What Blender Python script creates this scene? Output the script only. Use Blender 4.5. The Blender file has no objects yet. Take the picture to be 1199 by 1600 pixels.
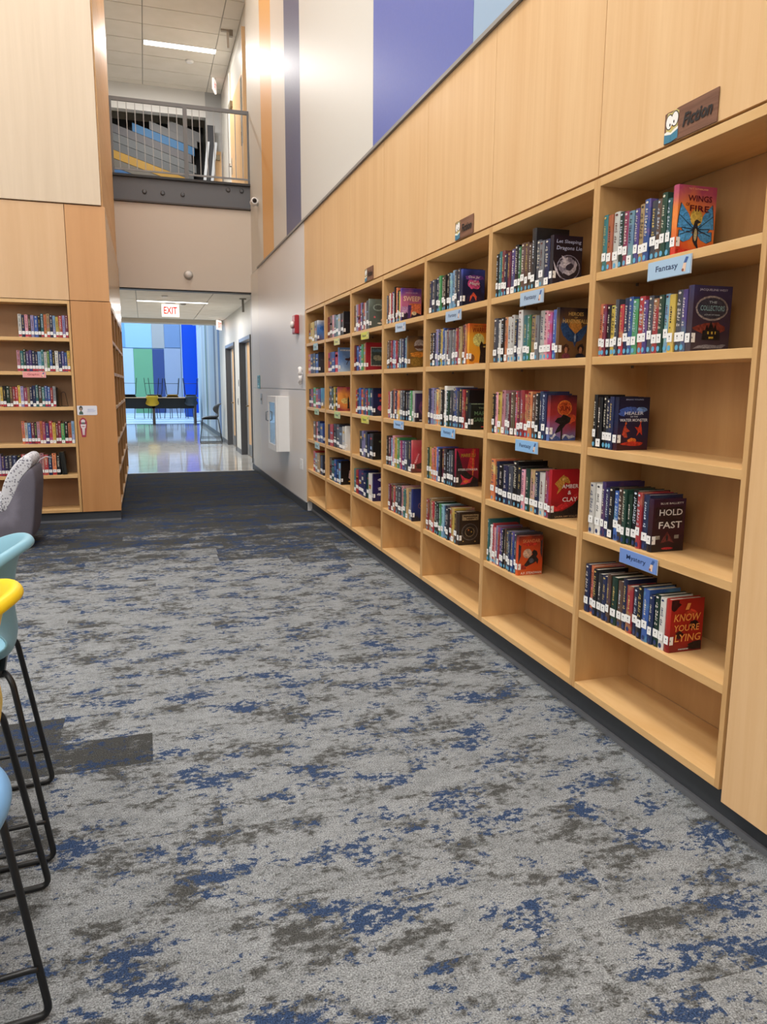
import bpy, bmesh, math, random
from mathutils import Vector, Matrix
random.seed(7)
scene = bpy.context.scene
C = scene.collection

# ------------------------------------------------------------------ camera
F_PX = 1163.18
YAW, PITCH, ROLL = 0.30795, 0.169063, -0.006567
EYE = Vector((0, 0, 1.5))
def camera_axes():
    cy, sy, cp, sp = math.cos(YAW), math.sin(YAW), math.cos(PITCH), math.sin(PITCH)
    fwd = Vector((sy*cp, cy*cp, -sp)); right = Vector((cy, -sy, 0)); down = fwd.cross(right)
    cr, sr = math.cos(ROLL), math.sin(ROLL)
    return right*cr + down*sr, -right*sr + down*cr, fwd
_r, _d, _f = camera_axes()
cd = bpy.data.cameras.new('camera'); cam = bpy.data.objects.new('camera', cd); C.objects.link(cam)
cam.matrix_world = Matrix(((_r.x, -_d.x, -_f.x, EYE.x), (_r.y, -_d.y, -_f.y, EYE.y), (_r.z, -_d.z, -_f.z, EYE.z), (0, 0, 0, 1)))
cd.sensor_fit = 'VERTICAL'; cd.sensor_height = 24.0; cd.lens = F_PX/1600*24.0; cd.clip_start = 0.05; cd.clip_end = 200
scene.camera = cam

# ------------------------------------------------------------------ world, exposure, lights
w = bpy.data.worlds.new('world'); scene.world = w; w.use_nodes = True
w.node_tree.nodes['Background'].inputs[0].default_value = (0.8, 0.88, 1, 1)
w.node_tree.nodes['Background'].inputs[1].default_value = 0.3
vs = scene.view_settings
vs.view_transform = 'Standard'; vs.look = 'None'; vs.gamma = 1; vs.use_curve_mapping = False; vs.exposure = 0.06
def area(name, loc, sx, sy, power, col=(1, 1, 1), rot=(0, 0, 0)):
    l = bpy.data.lights.new(name, 'AREA'); l.shape = 'RECTANGLE'; l.size = sx; l.size_y = sy; l.energy = power; l.color = col
    o = bpy.data.objects.new(name, l); C.objects.link(o); o.location = loc; o.rotation_euler = rot
    return o
WARM = (1.0, 0.965, 0.93); COOL = (0.74, 0.88, 1.0)
area('library_light', (-0.6, 3.0, 8.3), 1.2, 9.0, 395, WARM)
area('library_light', (-3.6, 4.0, 8.3), 1.2, 9.0, 300, WARM)
area('library_light', (0.7, 10.6, 8.3), 1.0, 3.5, 62, WARM)
area('library_light', (-2.6, -2.2, 4.2), 3.0, 2.2, 105, WARM, (math.radians(52), 0, math.radians(-25)))   # added fill lamp behind the camera, no fixture stands there
area('corridor_light', (0.6, 16.0, 2.98), 1.3, 0.15, 58, WARM)
area('corridor_light', (0.6, 18.6, 2.98), 1.3, 0.15, 58, WARM)
area('upper_corridor_light', (0.5, 15.85, 7.74), 1.3, 0.15, 125, WARM)
area('atrium_daylight_fill', (-0.5, 32.0, 8.8), 6.0, 14.0, 1250, COOL)  # bluish lamp added under the closed ceiling to stand in for daylight
area('atrium_daylight', (-4.9, 33.0, 3.5), 5.0, 10.0, 420, (0.62, 0.82, 1.0), (0, math.radians(-90), 0))

# ------------------------------------------------------------------ materials
def lin(h):
    h = h.lstrip('#'); o = []
    for i in (0, 2, 4):
        c = int(h[i:i+2], 16)/255
        o.append(c/12.92 if c <= 0.04045 else ((c+0.055)/1.055)**2.4)
    return (*o, 1)
_mats = {}
def base_mat(name):
    m = bpy.data.materials.new(name); m.use_nodes = True
    return m, m.node_tree.nodes, m.node_tree.links, m.node_tree.nodes['Principled BSDF']
def plain(hexc, rough=0.5, metal=0.0, spec=0.5, name=None):
    key = (hexc, rough, metal, spec)
    if key in _mats: return _mats[key]
    m, N, L, B = base_mat(name or 'paint_' + hexc.strip('#'))
    n = N.new('ShaderNodeTexNoise'); n.inputs['Scale'].default_value = 40; n.inputs['Detail'].default_value = 3
    r = N.new('ShaderNodeMapRange'); r.inputs['To Min'].default_value = rough*0.9; r.inputs['To Max'].default_value = min(1, rough*1.1)
    tc = N.new('ShaderNodeTexCoord'); L.new(tc.outputs['Object'], n.inputs['Vector'])
    L.new(n.outputs['Fac'], r.inputs['Value']); L.new(r.outputs['Result'], B.inputs['Roughness'])
    B.inputs['Base Color'].default_value = lin(hexc); B.inputs['Metallic'].default_value = metal
    B.inputs['Specular IOR Level'].default_value = spec
    _mats[key] = m; return m
def emit(hexc, strength, name='lamp'):
    key = ('e', hexc, strength)
    if key in _mats: return _mats[key]
    m, N, L, B = base_mat(name)
    B.inputs['Base Color'].default_value = lin(hexc); B.inputs['Emission Color'].default_value = lin(hexc); B.inputs['Emission Strength'].default_value = strength
    _mats[key] = m; return m
def wood(name, c1, c2, rough=0.38, scale=(26, 26, 1.2), panel=0.0, spec=0.4):
    m, N, L, B = base_mat(name)
    tc = N.new('ShaderNodeTexCoord'); mp = N.new('ShaderNodeMapping'); mp.inputs['Scale'].default_value = scale
    oi = N.new('ShaderNodeObjectInfo'); add = N.new('ShaderNodeVectorMath'); add.operation = 'ADD'
    ml = N.new('ShaderNodeMath'); ml.operation = 'MULTIPLY'; ml.inputs[1].default_value = 31
    L.new(oi.outputs['Random'], ml.inputs[0])
    L.new(tc.outputs['Object'], mp.inputs['Vector']); L.new(mp.outputs['Vector'], add.inputs[0]); L.new(ml.outputs[0], add.inputs[1])
    n = N.new('ShaderNodeTexNoise'); n.inputs['Scale'].default_value = 1; n.inputs['Detail'].default_value = 6; n.inputs['Roughness'].default_value = 0.62; n.inputs['Distortion'].default_value = 0.5
    L.new(add.outputs[0], n.inputs['Vector'])
    mp2 = N.new('ShaderNodeMapping'); mp2.inputs['Scale'].default_value = tuple(s*0.22 for s in scale)
    L.new(tc.outputs['Object'], mp2.inputs['Vector']); n2 = N.new('ShaderNodeTexNoise'); n2.inputs['Scale'].default_value = 1; n2.inputs['Detail'].default_value = 2
    ad2 = N.new('ShaderNodeVectorMath'); ad2.operation = 'ADD'; L.new(mp2.outputs['Vector'], ad2.inputs[0]); L.new(ml.outputs[0], ad2.inputs[1]); L.new(ad2.outputs[0], n2.inputs['Vector'])
    mx = N.new('ShaderNodeMix'); mx.data_type = 'FLOAT'; mx.inputs[0].default_value = 0.45
    L.new(n.outputs['Fac'], mx.inputs[2]); L.new(n2.outputs['Fac'], mx.inputs[3])
    cr = N.new('ShaderNodeValToRGB'); cr.color_ramp.elements[0].position = 0.3; cr.color_ramp.elements[1].position = 0.7
    cr.color_ramp.elements[0].color = lin(c1); cr.color_ramp.elements[1].color = lin(c2)
    L.new(mx.outputs[0], cr.inputs['Fac']); L.new(cr.outputs['Color'], B.inputs['Base Color'])
    B.inputs['Roughness'].default_value = rough; B.inputs['Specular IOR Level'].default_value = spec
    return m
WOOD = wood('maple_veneer', 'd7ac7a', 'e6c192', 0.38)
WOODH = wood('maple_veneer_grain_y', 'd0a16d', 'e0b684', 0.5, (26, 1.2, 26), spec=0.2)
PALE = wood('pale_maple_veneer', 'c9b59b', 'd6c3aa', 0.45, (20, 20, 0.8))
SIDEW = wood('orange_maple_veneer', 'b98350', 'd39d68', 0.4, (9, 9, 0.5))
PLY = wood('maple_plywood', 'bd9059', 'd6ad78', 0.42, (14, 14, 2.0))
BACK = wood('shade_toned_maple_back', 'b28655', 'cba06c', 0.5, (10, 10, 1.4))  # plywood copy darkened so the shelf interior's shade sits in its colour
PLYH = wood('maple_plywood_shelf', 'c99b60', 'e2bd88', 0.4, (12, 2.0, 12))
PLYX = wood('maple_plywood_shelf_x', 'c99b60', 'e2bd88', 0.4, (2.0, 12, 12))
EDGE = wood('plywood_edge', 'cfae7e', 'e6cb9f', 0.45, (8, 8, 8))
WHITEP = plain('dcd8d0', 0.42, name='off_white_paint')
GREYP = plain('c9c7c6', 0.4, name='light_grey_paint')
DARK = plain('3c4046', 0.5, name='charcoal_kick')
STEEL = plain('63676e', 0.45, name='grey_painted_steel')
BLACKM = plain('17181a', 0.35, name='black_powder_coat')
WHITE = plain('eeeeee', 0.4, name='white_plastic')

def carpet_mat():
    m, N, L, B = base_mat('flecked_carpet')
    tc = N.new('ShaderNodeTexCoord'); oi = N.new('ShaderNodeObjectInfo')
    mul = N.new('ShaderNodeMath'); mul.operation = 'MULTIPLY'; mul.inputs[1].default_value = 60; L.new(oi.outputs['Random'], mul.inputs[0])
    def nz(scale, mapping, detail, rough, off):
        mp = N.new('ShaderNodeMapping'); mp.inputs['Scale'].default_value = mapping; mp.inputs['Location'].default_value = (off, off*1.7, 0)
        geo = N.new('ShaderNodeNewGeometry'); L.new(geo.outputs['Position'], mp.inputs['Vector'])
        ad = N.new('ShaderNodeVectorMath'); ad.operation = 'ADD'; L.new(mp.outputs['Vector'], ad.inputs[0]); 
        sc = N.new('ShaderNodeMath'); sc.operation = 'MULTIPLY'; sc.inputs[1].default_value = 0.0 if off > 50 else 1.0
        gt = N.new('ShaderNodeMath'); gt.operation = 'GREATER_THAN'; gt.inputs[1].default_value = 0.82; L.new(oi.outputs['Random'], gt.inputs[0])
        gm = N.new('ShaderNodeMath'); gm.operation = 'MULTIPLY'; L.new(mul.outputs[0], gm.inputs[0]); L.new(gt.outputs[0], gm.inputs[1]); L.new(gm.outputs[0], sc.inputs[0])
        cb = N.new('ShaderNodeCombineXYZ'); L.new(sc.outputs[0], cb.inputs['Z']); L.new(cb.outputs[0], ad.inputs[1])
        n = N.new('ShaderNodeTexNoise'); n.inputs['Scale'].default_value = scale; n.inputs['Detail'].default_value = detail; n.inputs['Roughness'].default_value = rough
        L.new(ad.outputs[0], n.inputs['Vector']); return n.outputs['Fac']
    def ramp(src, a, b, ca=(0, 0, 0, 1), cb=(1, 1, 1, 1)):
        r = N.new('ShaderNodeValToRGB'); r.color_ramp.elements[0].position = a; r.color_ramp.elements[1].position = b
        r.color_ramp.elements[0].color = ca; r.color_ramp.elements[1].color = cb; L.new(src, r.inputs['Fac']); return r.outputs['Color']
    def mix(fac, a, b, blend='MIX'):
        x = N.new('ShaderNodeMix'); x.data_type = 'RGBA'; x.blend_type = blend
        if isinstance(fac, float): x.inputs[0].default_value = fac
        else: L.new(fac, x.inputs[0])
        for s, i in ((a, 6), (b, 7)):
            if isinstance(s, tuple): x.inputs[i].default_value = s
            else: L.new(s, x.inputs[i])
        return x.outputs[2]
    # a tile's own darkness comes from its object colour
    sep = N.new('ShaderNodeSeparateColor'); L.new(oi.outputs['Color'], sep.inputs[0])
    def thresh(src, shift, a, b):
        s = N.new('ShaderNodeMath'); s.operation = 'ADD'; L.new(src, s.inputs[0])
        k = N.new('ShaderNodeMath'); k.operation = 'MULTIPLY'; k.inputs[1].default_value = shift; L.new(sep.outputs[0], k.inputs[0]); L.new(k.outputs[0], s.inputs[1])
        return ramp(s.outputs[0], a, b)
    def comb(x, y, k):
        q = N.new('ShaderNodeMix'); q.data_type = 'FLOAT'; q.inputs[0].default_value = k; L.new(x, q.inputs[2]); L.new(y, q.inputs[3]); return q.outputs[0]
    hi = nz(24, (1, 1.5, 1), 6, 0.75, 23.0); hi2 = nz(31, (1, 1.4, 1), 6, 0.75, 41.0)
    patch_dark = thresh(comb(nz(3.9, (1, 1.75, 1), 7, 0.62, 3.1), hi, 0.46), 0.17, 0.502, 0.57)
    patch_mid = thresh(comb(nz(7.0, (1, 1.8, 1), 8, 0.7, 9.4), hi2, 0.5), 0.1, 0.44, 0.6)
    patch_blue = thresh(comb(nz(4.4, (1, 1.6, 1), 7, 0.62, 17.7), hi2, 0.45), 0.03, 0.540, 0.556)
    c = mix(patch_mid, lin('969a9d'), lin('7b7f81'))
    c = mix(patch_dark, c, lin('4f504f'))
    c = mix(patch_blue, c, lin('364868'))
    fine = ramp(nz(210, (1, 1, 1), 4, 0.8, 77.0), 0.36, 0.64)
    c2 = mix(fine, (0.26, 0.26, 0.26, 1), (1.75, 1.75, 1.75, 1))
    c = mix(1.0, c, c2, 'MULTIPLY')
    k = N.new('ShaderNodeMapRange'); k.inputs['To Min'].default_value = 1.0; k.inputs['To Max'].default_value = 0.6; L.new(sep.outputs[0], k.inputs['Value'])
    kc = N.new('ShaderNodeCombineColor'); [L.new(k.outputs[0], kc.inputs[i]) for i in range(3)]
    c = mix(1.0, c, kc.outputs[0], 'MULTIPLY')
    L.new(c, B.inputs['Base Color']); B.inputs['Roughness'].default_value = 0.95; B.inputs['Specular IOR Level'].default_value = 0.1
    bp = N.new('ShaderNodeBump'); bp.inputs['Strength'].default_value = 0.5; bp.inputs['Distance'].default_value = 0.004
    L.new(fine, bp.inputs['Height']); L.new(bp.outputs['Normal'], B.inputs['Normal'])
    return m
CARPET = carpet_mat()

def book_mat(name, spine):
    """book cloth / jacket: the colour of each book is its object colour, a printed pattern varies with the book"""
    m, N, L, B = base_mat(name)
    oi = N.new('ShaderNodeObjectInfo'); tc = N.new('ShaderNodeTexCoord')
    mul = N.new('ShaderNodeMath'); mul.operation = 'MULTIPLY'; mul.inputs[1].default_value = 90; L.new(oi.outputs['Random'], mul.inputs[0])
    ad = N.new('ShaderNodeVectorMath'); ad.operation = 'ADD'; L.new(tc.outputs['Object'], ad.inputs[0]); L.new(mul.outputs[0], ad.inputs[1])
    n = N.new('ShaderNodeTexNoise'); n.inputs['Scale'].default_value = 13; n.inputs['Detail'].default_value = 4; n.inputs['Roughness'].default_value = 0.6; L.new(ad.outputs[0], n.inputs['Vector'])
    r = N.new('ShaderNodeValToRGB'); r.color_ramp.elements[0].position = 0.5; r.color_ramp.elements[1].position = 0.66; L.new(n.outputs['Fac'], r.inputs['Fac'])
    hs = N.new('ShaderNodeHueSaturation'); L.new(oi.outputs['Color'], hs.inputs['Color'])
    mr = N.new('ShaderNodeMapRange'); mr.inputs['To Min'].default_value = 0.25; mr.inputs['To Max'].default_value = 0.75; L.new(oi.outputs['Random'], mr.inputs['Value'])
    L.new(mr.outputs[0], hs.inputs['Hue']); hs.inputs['Value'].default_value = 1.25; hs.inputs['Saturation'].default_value = 0.75
    mx = N.new('ShaderNodeMix'); mx.data_type = 'RGBA'; fm = N.new('ShaderNodeMath'); fm.operation = 'MULTIPLY'; fm.inputs[1].default_value = 0.55
    L.new(r.outputs['Color'], fm.inputs[0]); L.new(fm.outputs[0], mx.inputs[0]); L.new(oi.outputs['Color'], mx.inputs[6]); L.new(hs.outputs['Color'], mx.inputs[7])
    L.new(mx.outputs[2], B.inputs['Base Color']); B.inputs['Roughness'].default_value = 0.28; B.inputs['Specular IOR Level'].default_value = 0.55
    return m
BOOK = book_mat('printed_book_jacket', True)
PAGES = plain('ddd6c6', 0.8, name='paper_pages')
def obj_color_mat():
    m, N, L, B = base_mat('object_coloured_print'); oi = N.new('ShaderNodeObjectInfo'); L.new(oi.outputs['Color'], B.inputs['Base Color']); B.inputs['Roughness'].default_value = 0.4; return m
PRINT = obj_color_mat()
def vcol_mat():
    m, N, L, B = base_mat('row_of_jackets'); a = N.new('ShaderNodeVertexColor'); a.layer_name = 'Col'; L.new(a.outputs['Color'], B.inputs['Base Color']); B.inputs['Roughness'].default_value = 0.35; return m
VCOL = vcol_mat()
def cover_mat(c1, c2, c3, scale=9):
    m, N, L, B = base_mat('printed_cover'); tc = N.new('ShaderNodeTexCoord')
    n = N.new('ShaderNodeTexNoise'); n.inputs['Scale'].default_value = scale; n.inputs['Detail'].default_value = 5; L.new(tc.outputs['Object'], n.inputs['Vector'])
    sp = N.new('ShaderNodeSeparateXYZ'); L.new(tc.outputs['Object'], sp.inputs[0])
    a = N.new('ShaderNodeMath'); a.operation = 'MULTIPLY_ADD'; a.inputs[1].default_value = 3.4; L.new(sp.outputs['Z'], a.inputs[0])
    b = N.new('ShaderNodeMath'); b.operation = 'MULTIPLY_ADD'; b.inputs[1].default_value = 0.9; b.inputs[2].default_value = -0.35; L.new(n.outputs['Fac'], b.inputs[0]); L.new(b.outputs[0], a.inputs[2])
    r = N.new('ShaderNodeValToRGB'); e = r.color_ramp.elements; e[0].position = 0.1; e[0].color = lin(c1); e[1].position = 0.85; e[1].color = lin(c3)
    x = r.color_ramp.elements.new(0.5); x.color = lin(c2)
    L.new(a.outputs[0], r.inputs['Fac']); L.new(r.outputs['Color'], B.inputs['Base Color']); B.inputs['Roughness'].default_value = 0.3
    return m
def tile_mat(name, c1, c2, rough):
    m, N, L, B = base_mat(name); g = N.new('ShaderNodeNewGeometry'); n = N.new('ShaderNodeTexNoise'); n.inputs['Scale'].default_value = 3; n.inputs['Detail'].default_value = 5
    L.new(g.outputs['Position'], n.inputs['Vector']); r = N.new('ShaderNodeValToRGB'); r.color_ramp.elements[0].position = 0.35; r.color_ramp.elements[1].position = 0.65
    r.color_ramp.elements[0].color = lin(c1); r.color_ramp.elements[1].color = lin(c2); L.new(n.outputs['Fac'], r.inputs['Fac']); L.new(r.outputs['Color'], B.inputs['Base Color']); B.inputs['Roughness'].default_value = rough
    return m
TERRAZZO = tile_mat('polished_white_tile', 'c6c6c2', 'd2d2ce', 0.07)
CEIL = tile_mat('mineral_ceiling_tile', 'e2ddd2', 'e8e3da', 0.85)

# ------------------------------------------------------------------ mesh helpers
class MB:
    def __init__(s): s.v = []; s.f = []; s.m = []; s.smooth = []
    def quad_box(s, x0, x1, y0, y1, z0, z1, mi=0):
        b = len(s.v)
        s.v += [(x0, y0, z0), (x1, y0, z0), (x1, y1, z0), (x0, y1, z0), (x0, y0, z1), (x1, y0, z1), (x1, y1, z1), (x0, y1, z1)]
        for f in ((0, 3, 2, 1), (4, 5, 6, 7), (0, 1, 5, 4), (1, 2, 6, 5), (2, 3, 7, 6), (3, 0, 4, 7)):
            s.f.append(tuple(b+i for i in f)); s.m.append(mi); s.smooth.append(False)
        return s
    def prism(s, pts, z0, z1, ax='z', mi=0):
        """polygon pts (2D, counter-clockwise) extruded along an axis"""
        n = len(pts); b = len(s.v)
        def P(p, h): return (p[0], p[1], h) if ax == 'z' else ((p[0], h, p[1]) if ax == 'y' else (h, p[0], p[1]))
        s.v += [P(p, z0) for p in pts] + [P(p, z1) for p in pts]
        s.f.append(tuple(b+i for i in reversed(range(n)))); s.f.append(tuple(b+n+i for i in range(n)))
        for i in range(n): j = (i+1) % n; s.f.append((b+i, b+j, b+n+j, b+n+i))
        s.m += [mi]*(n+2); s.smooth += [False]*(n+2); return s
    def tube(s, pts, r, seg=8, mi=0, closed=False):
        pts = [Vector(p) for p in pts]; b = len(s.v); n = len(pts); up = None
        for i, p in enumerate(pts):
            if closed: t = (pts[(i+1) % n]-pts[i-1]).normalized()
            else: t = ((pts[min(i+1, n-1)]-pts[max(i-1, 0)])).normalized()
            if up is None:
                a = Vector((0, 0, 1)) if abs(t.z) < 0.9 else Vector((1, 0, 0)); up = t.cross(a).normalized()
            up = (up - t*up.dot(t)).normalized(); q = t.cross(up)
            rr = r[i] if isinstance(r, (list, tuple)) else r
            for k in range(seg):
                a = 2*math.pi*k/seg; s.v.append(tuple(p + (up*math.cos(a)+q*math.sin(a))*rr))
        for i in range(n if closed else n-1):
            j = (i+1) % n
            for k in range(seg):
                l = (k+1) % seg; s.f.append((b+i*seg+k, b+i*seg+l, b+j*seg+l, b+j*seg+k)); s.m.append(mi); s.smooth.append(True)
        if not closed:
            s.f.append(tuple(b+k for k in reversed(range(seg)))); s.f.append(tuple(b+(n-1)*seg+k for k in range(seg))); s.m += [mi]*2; s.smooth += [False]*2
        return s
    def lathe(s, prof, seg=20, c=(0, 0, 0), ax='z', mi=0):
        b = len(s.v); n = len(prof)
        for r, h in prof:
            for k in range(seg):
                a = 2*math.pi*k/seg; u, v = r*math.cos(a), r*math.sin(a)
                p = {'z': (u, v, h), 'y': (u, h, v), 'x': (h, u, v)}[ax]
                s.v.append((p[0]+c[0], p[1]+c[1], p[2]+c[2]))
        for i in range(n-1):
            for k in range(seg):
                l = (k+1) % seg; s.f.append((b+i*seg+k, b+i*seg+l, b+(i+1)*seg+l, b+(i+1)*seg+k)); s.m.append(mi); s.smooth.append(True)
        s.f.append(tuple(b+k for k in reversed(range(seg)))); s.f.append(tuple(b+(n-1)*seg+k for k in range(seg))); s.m += [mi]*2; s.smooth += [False]*2
        return s
    def mesh(s, name, mats):
        me = bpy.data.meshes.new(name); me.from_pydata(s.v, [], s.f); me.polygons.foreach_set('material_index', s.m); me.polygons.foreach_set('use_smooth', s.smooth)
        for m in (mats if isinstance(mats, (list, tuple)) else [mats]): me.materials.append(m)
        bm = bmesh.new(); bm.from_mesh(me); bmesh.ops.recalc_face_normals(bm, faces=bm.faces); bm.to_mesh(me); bm.free(); me.update(); return me
    def build(s, name, mats, parent=None, loc=None, bevel=0):
        me = s.mesh(name, mats); return link(name, me, parent, loc, bevel)
def link(name, me, parent=None, loc=None, bevel=0):
    o = bpy.data.objects.new(name, me); C.objects.link(o)
    if parent is not None: o.parent = parent
    if loc is not None: o.location = loc
    if bevel:
        b = o.modifiers.new('bevel', 'BEVEL'); b.width = bevel; b.segments = 2; b.limit_method = 'ANGLE'
    return o
def box(name, x0, x1, y0, y1, z0, z1, mat, parent=None, bevel=0):
    """box with its origin at its own centre"""
    cx, cy, cz = (x0+x1)/2, (y0+y1)/2, (z0+z1)/2
    pl = parent_origin(parent)
    return MB().quad_box(x0-cx, x1-cx, y0-cy, y1-cy, z0-cz, z1-cz).build(name, mat, parent, (cx-pl[0], cy-pl[1], cz-pl[2]), bevel)
def parent_origin(p):
    l = Vector((0, 0, 0))
    while p is not None: l += p.location; p = p.parent
    return l
def tag(o, label, cat, group=None, kind=None):
    if label: o['label'] = label
    if cat: o['category'] = cat
    if group: o['group'] = group
    if kind: o['kind'] = kind
    return o
def thing(name, label, cat, loc=(0, 0, 0), rz=0, group=None):
    o = bpy.data.objects.new(name, None); C.objects.link(o); o.location = loc; o.rotation_euler = (0, 0, rz); o.empty_display_size = 0.1
    return tag(o, label, cat, group)
def struct(o): o['kind'] = 'structure'; return o
FACE_X = Matrix(((0, 0, -1), (-1, 0, 0), (0, 1, 0)))          # readable by someone looking towards +x
FACE_Y = Matrix(((1, 0, 0), (0, 0, -1), (0, 1, 0)))           # readable by someone looking towards +y
FACE_B = Matrix(((0, 0, 1), (1, 0, 0), (0, 1, 0)))            # front cover of a book (local +x)
_txt = {}
def text_mesh(string, w, h, mat, bold=0.0, shear=0.0, rot=0.0):
    key = (string, round(w, 4), round(h, 4), mat.name, bold, shear, rot)
    if key in _txt: return _txt[key]
    cu = bpy.data.curves.new('lettering', 'FONT'); cu.body = string; cu.offset = bold; cu.shear = shear; cu.resolution_u = 2; cu.align_x = 'CENTER'; cu.align_y = 'CENTER'
    o = bpy.data.objects.new('t', cu); C.objects.link(o); dg = bpy.context.evaluated_depsgraph_get(); me = bpy.data.meshes.new_from_object(o.evaluated_get(dg))
    bpy.data.objects.remove(o); bpy.data.curves.remove(cu)
    me.name = 'lettering'; co = [v.co.copy() for v in me.vertices]
    x0 = min(c.x for c in co); x1 = max(c.x for c in co); y0 = min(c.y for c in co); y1 = max(c.y for c in co)
    for v in me.vertices:
        x = (v.co.x-(x0+x1)/2)/(x1-x0)*w; y = (v.co.y-(y0+y1)/2)/(y1-y0)*h
        if rot: x, y = x*math.cos(rot)-y*math.sin(rot), x*math.sin(rot)+y*math.cos(rot)
        v.co = (x, y, 0)
    me.materials.clear(); me.materials.append(mat); _txt[key] = me; return me
def put_flat(name, me, frame, origin, u, v, lift, parent):
    o = bpy.data.objects.new(name, me); C.objects.link(o); o.parent = parent
    p = Vector(origin) + frame @ Vector((u, v, lift)); o.matrix_local = Matrix.Translation(p) @ frame.to_4x4(); return o
def ell(cx, cy, rx, ry, n=18, rot=0):
    c, s_ = math.cos(rot), math.sin(rot)
    return [(cx+rx*math.cos(2*math.pi*i/n)*c-ry*math.sin(2*math.pi*i/n)*s_, cy+rx*math.cos(2*math.pi*i/n)*s_+ry*math.sin(2*math.pi*i/n)*c) for i in range(n)]
def rect(x0, y0, x1, y1): return [(x0, y0), (x1, y0), (x1, y1), (x0, y1)]
_pr = {}
def printed(hexc):
    if hexc in _pr: return _pr[hexc]
    m, N, L, B = base_mat('print_' + hexc); tc = N.new('ShaderNodeTexCoord'); n = N.new('ShaderNodeTexNoise'); n.inputs['Scale'].default_value = 55; n.inputs['Detail'].default_value = 5; n.inputs['Roughness'].default_value = 0.7; n.inputs['Distortion'].default_value = 1.2
    L.new(tc.outputs['Object'], n.inputs['Vector']); r = N.new('ShaderNodeValToRGB'); r.color_ramp.elements[0].position = 0.34; r.color_ramp.elements[1].position = 0.66; c = lin(hexc)
    r.color_ramp.elements[0].color = (c[0]*0.42, c[1]*0.42, c[2]*0.46, 1); r.color_ramp.elements[1].color = tuple(min(1, v*1.35+0.015) for v in c[:3]) + (1,)
    L.new(n.outputs['Fac'], r.inputs['Fac']); L.new(r.outputs['Color'], B.inputs['Base Color']); B.inputs['Roughness'].default_value = 0.3; _pr[hexc] = m; return m
def art_mesh(shapes, w, h, painterly=False):
    """flat print: shapes = [(hex, [(u,v)...])] in 0..1 of the sheet, layered by a hair's breadth"""
    v = []; f = []; mi = []; mats = []; keys = []
    for k, (col, pts) in enumerate(shapes):
        if col not in keys: keys.append(col); mats.append(printed(col) if painterly else plain(col, 0.35))
        b = len(v); v += [((u-0.5)*w, (t-0.5)*h, 0.00012*k) for u, t in pts]; f.append(tuple(range(b, b+len(pts)))); mi.append(keys.index(col))
    me = bpy.data.meshes.new('print'); me.from_pydata(v, [], f); me.polygons.foreach_set('material_index', mi)
    for m in mats: me.materials.append(m)
    me.update(); return me

# ================================================================== THE SETTING
XF = 1.80          # face of the right-hand bookcases and wall
# --- carpet floor of planks
floor = struct(box('floor', -7.0, 2.15, -5.0, 13.15, -0.12, -0.004, plain('4a4b4d', 0.95, name='carpet_backing')))
PW, PL = 1.09, 0.2645
plank = MB().quad_box(-PW/2, PW/2, -PL/2, PL/2, -0.004, 0.0).mesh('carpet_tile', CARPET)
y = 0.286; row = 0; dark_marks = {(10, 0): 0.8, (11, 0): 0.9, (24, 0): 0.7, (23, 0): 0.4, (25, 0): 0.5}
rc = random.Random(5)
while y < 13.15:
    y1 = min(y+PL, 13.15); cy = (y+y1)/2
    off = {10: -0.034, 11: -0.41}.get(row, -0.25 + rc.uniform(-0.5, 0.5) if row not in (24,) else -0.527)
    k = -2; xs = off - PW*3
    while xs < 1.86:
        xa, xb = xs, min(xs+PW, 1.87)
        if xb - xa > 0.03:
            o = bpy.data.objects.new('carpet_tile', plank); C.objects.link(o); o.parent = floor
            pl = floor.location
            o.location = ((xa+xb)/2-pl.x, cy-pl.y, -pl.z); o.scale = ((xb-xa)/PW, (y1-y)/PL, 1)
            d = 0.0
            if row in (10, 11) and abs(xb-off) < 0.01: d = 0.6
            if row == 24 and abs(xb-off) < 0.01: d = 0.7
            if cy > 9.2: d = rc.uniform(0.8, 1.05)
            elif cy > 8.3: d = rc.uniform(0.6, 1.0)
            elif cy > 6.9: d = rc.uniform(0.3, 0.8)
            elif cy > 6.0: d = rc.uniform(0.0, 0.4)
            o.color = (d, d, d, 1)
        xs += PW; k += 1
    y += PL; row += 1
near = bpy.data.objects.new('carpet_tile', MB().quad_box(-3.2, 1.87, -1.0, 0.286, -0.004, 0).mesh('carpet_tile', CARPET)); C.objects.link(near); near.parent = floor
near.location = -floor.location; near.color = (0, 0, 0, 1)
# --- corridor floor, polished tiles
cf = struct(box('floor', -2.6, 2.15, 13.15, 29.2, -0.12, -0.003, plain('8f8f8c', 0.6, name='tile_grout')))
cf.name = 'floor_corridor'
tm = MB().quad_box(-0.598, 0.598, -0.598, 0.598, -0.003, 0.0).mesh('floor_tile', TERRAZZO)
for i in range(4):
    for j in range(13):
        ya = 13.15+j*1.235; o = bpy.data.objects.new('floor_tile', tm); C.objects.link(o); o.parent = cf
        o.location = (-2.0+i*1.2-cf.location.x, ya+0.617-cf.location.y, -cf.location.z); o.scale = (1, 1.031, 1)
box('floor_edge_strip', -0.33, 1.87, 13.12, 13.17, 0.0, 0.005, plain('c8c8c4', 0.3), cf)

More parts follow.
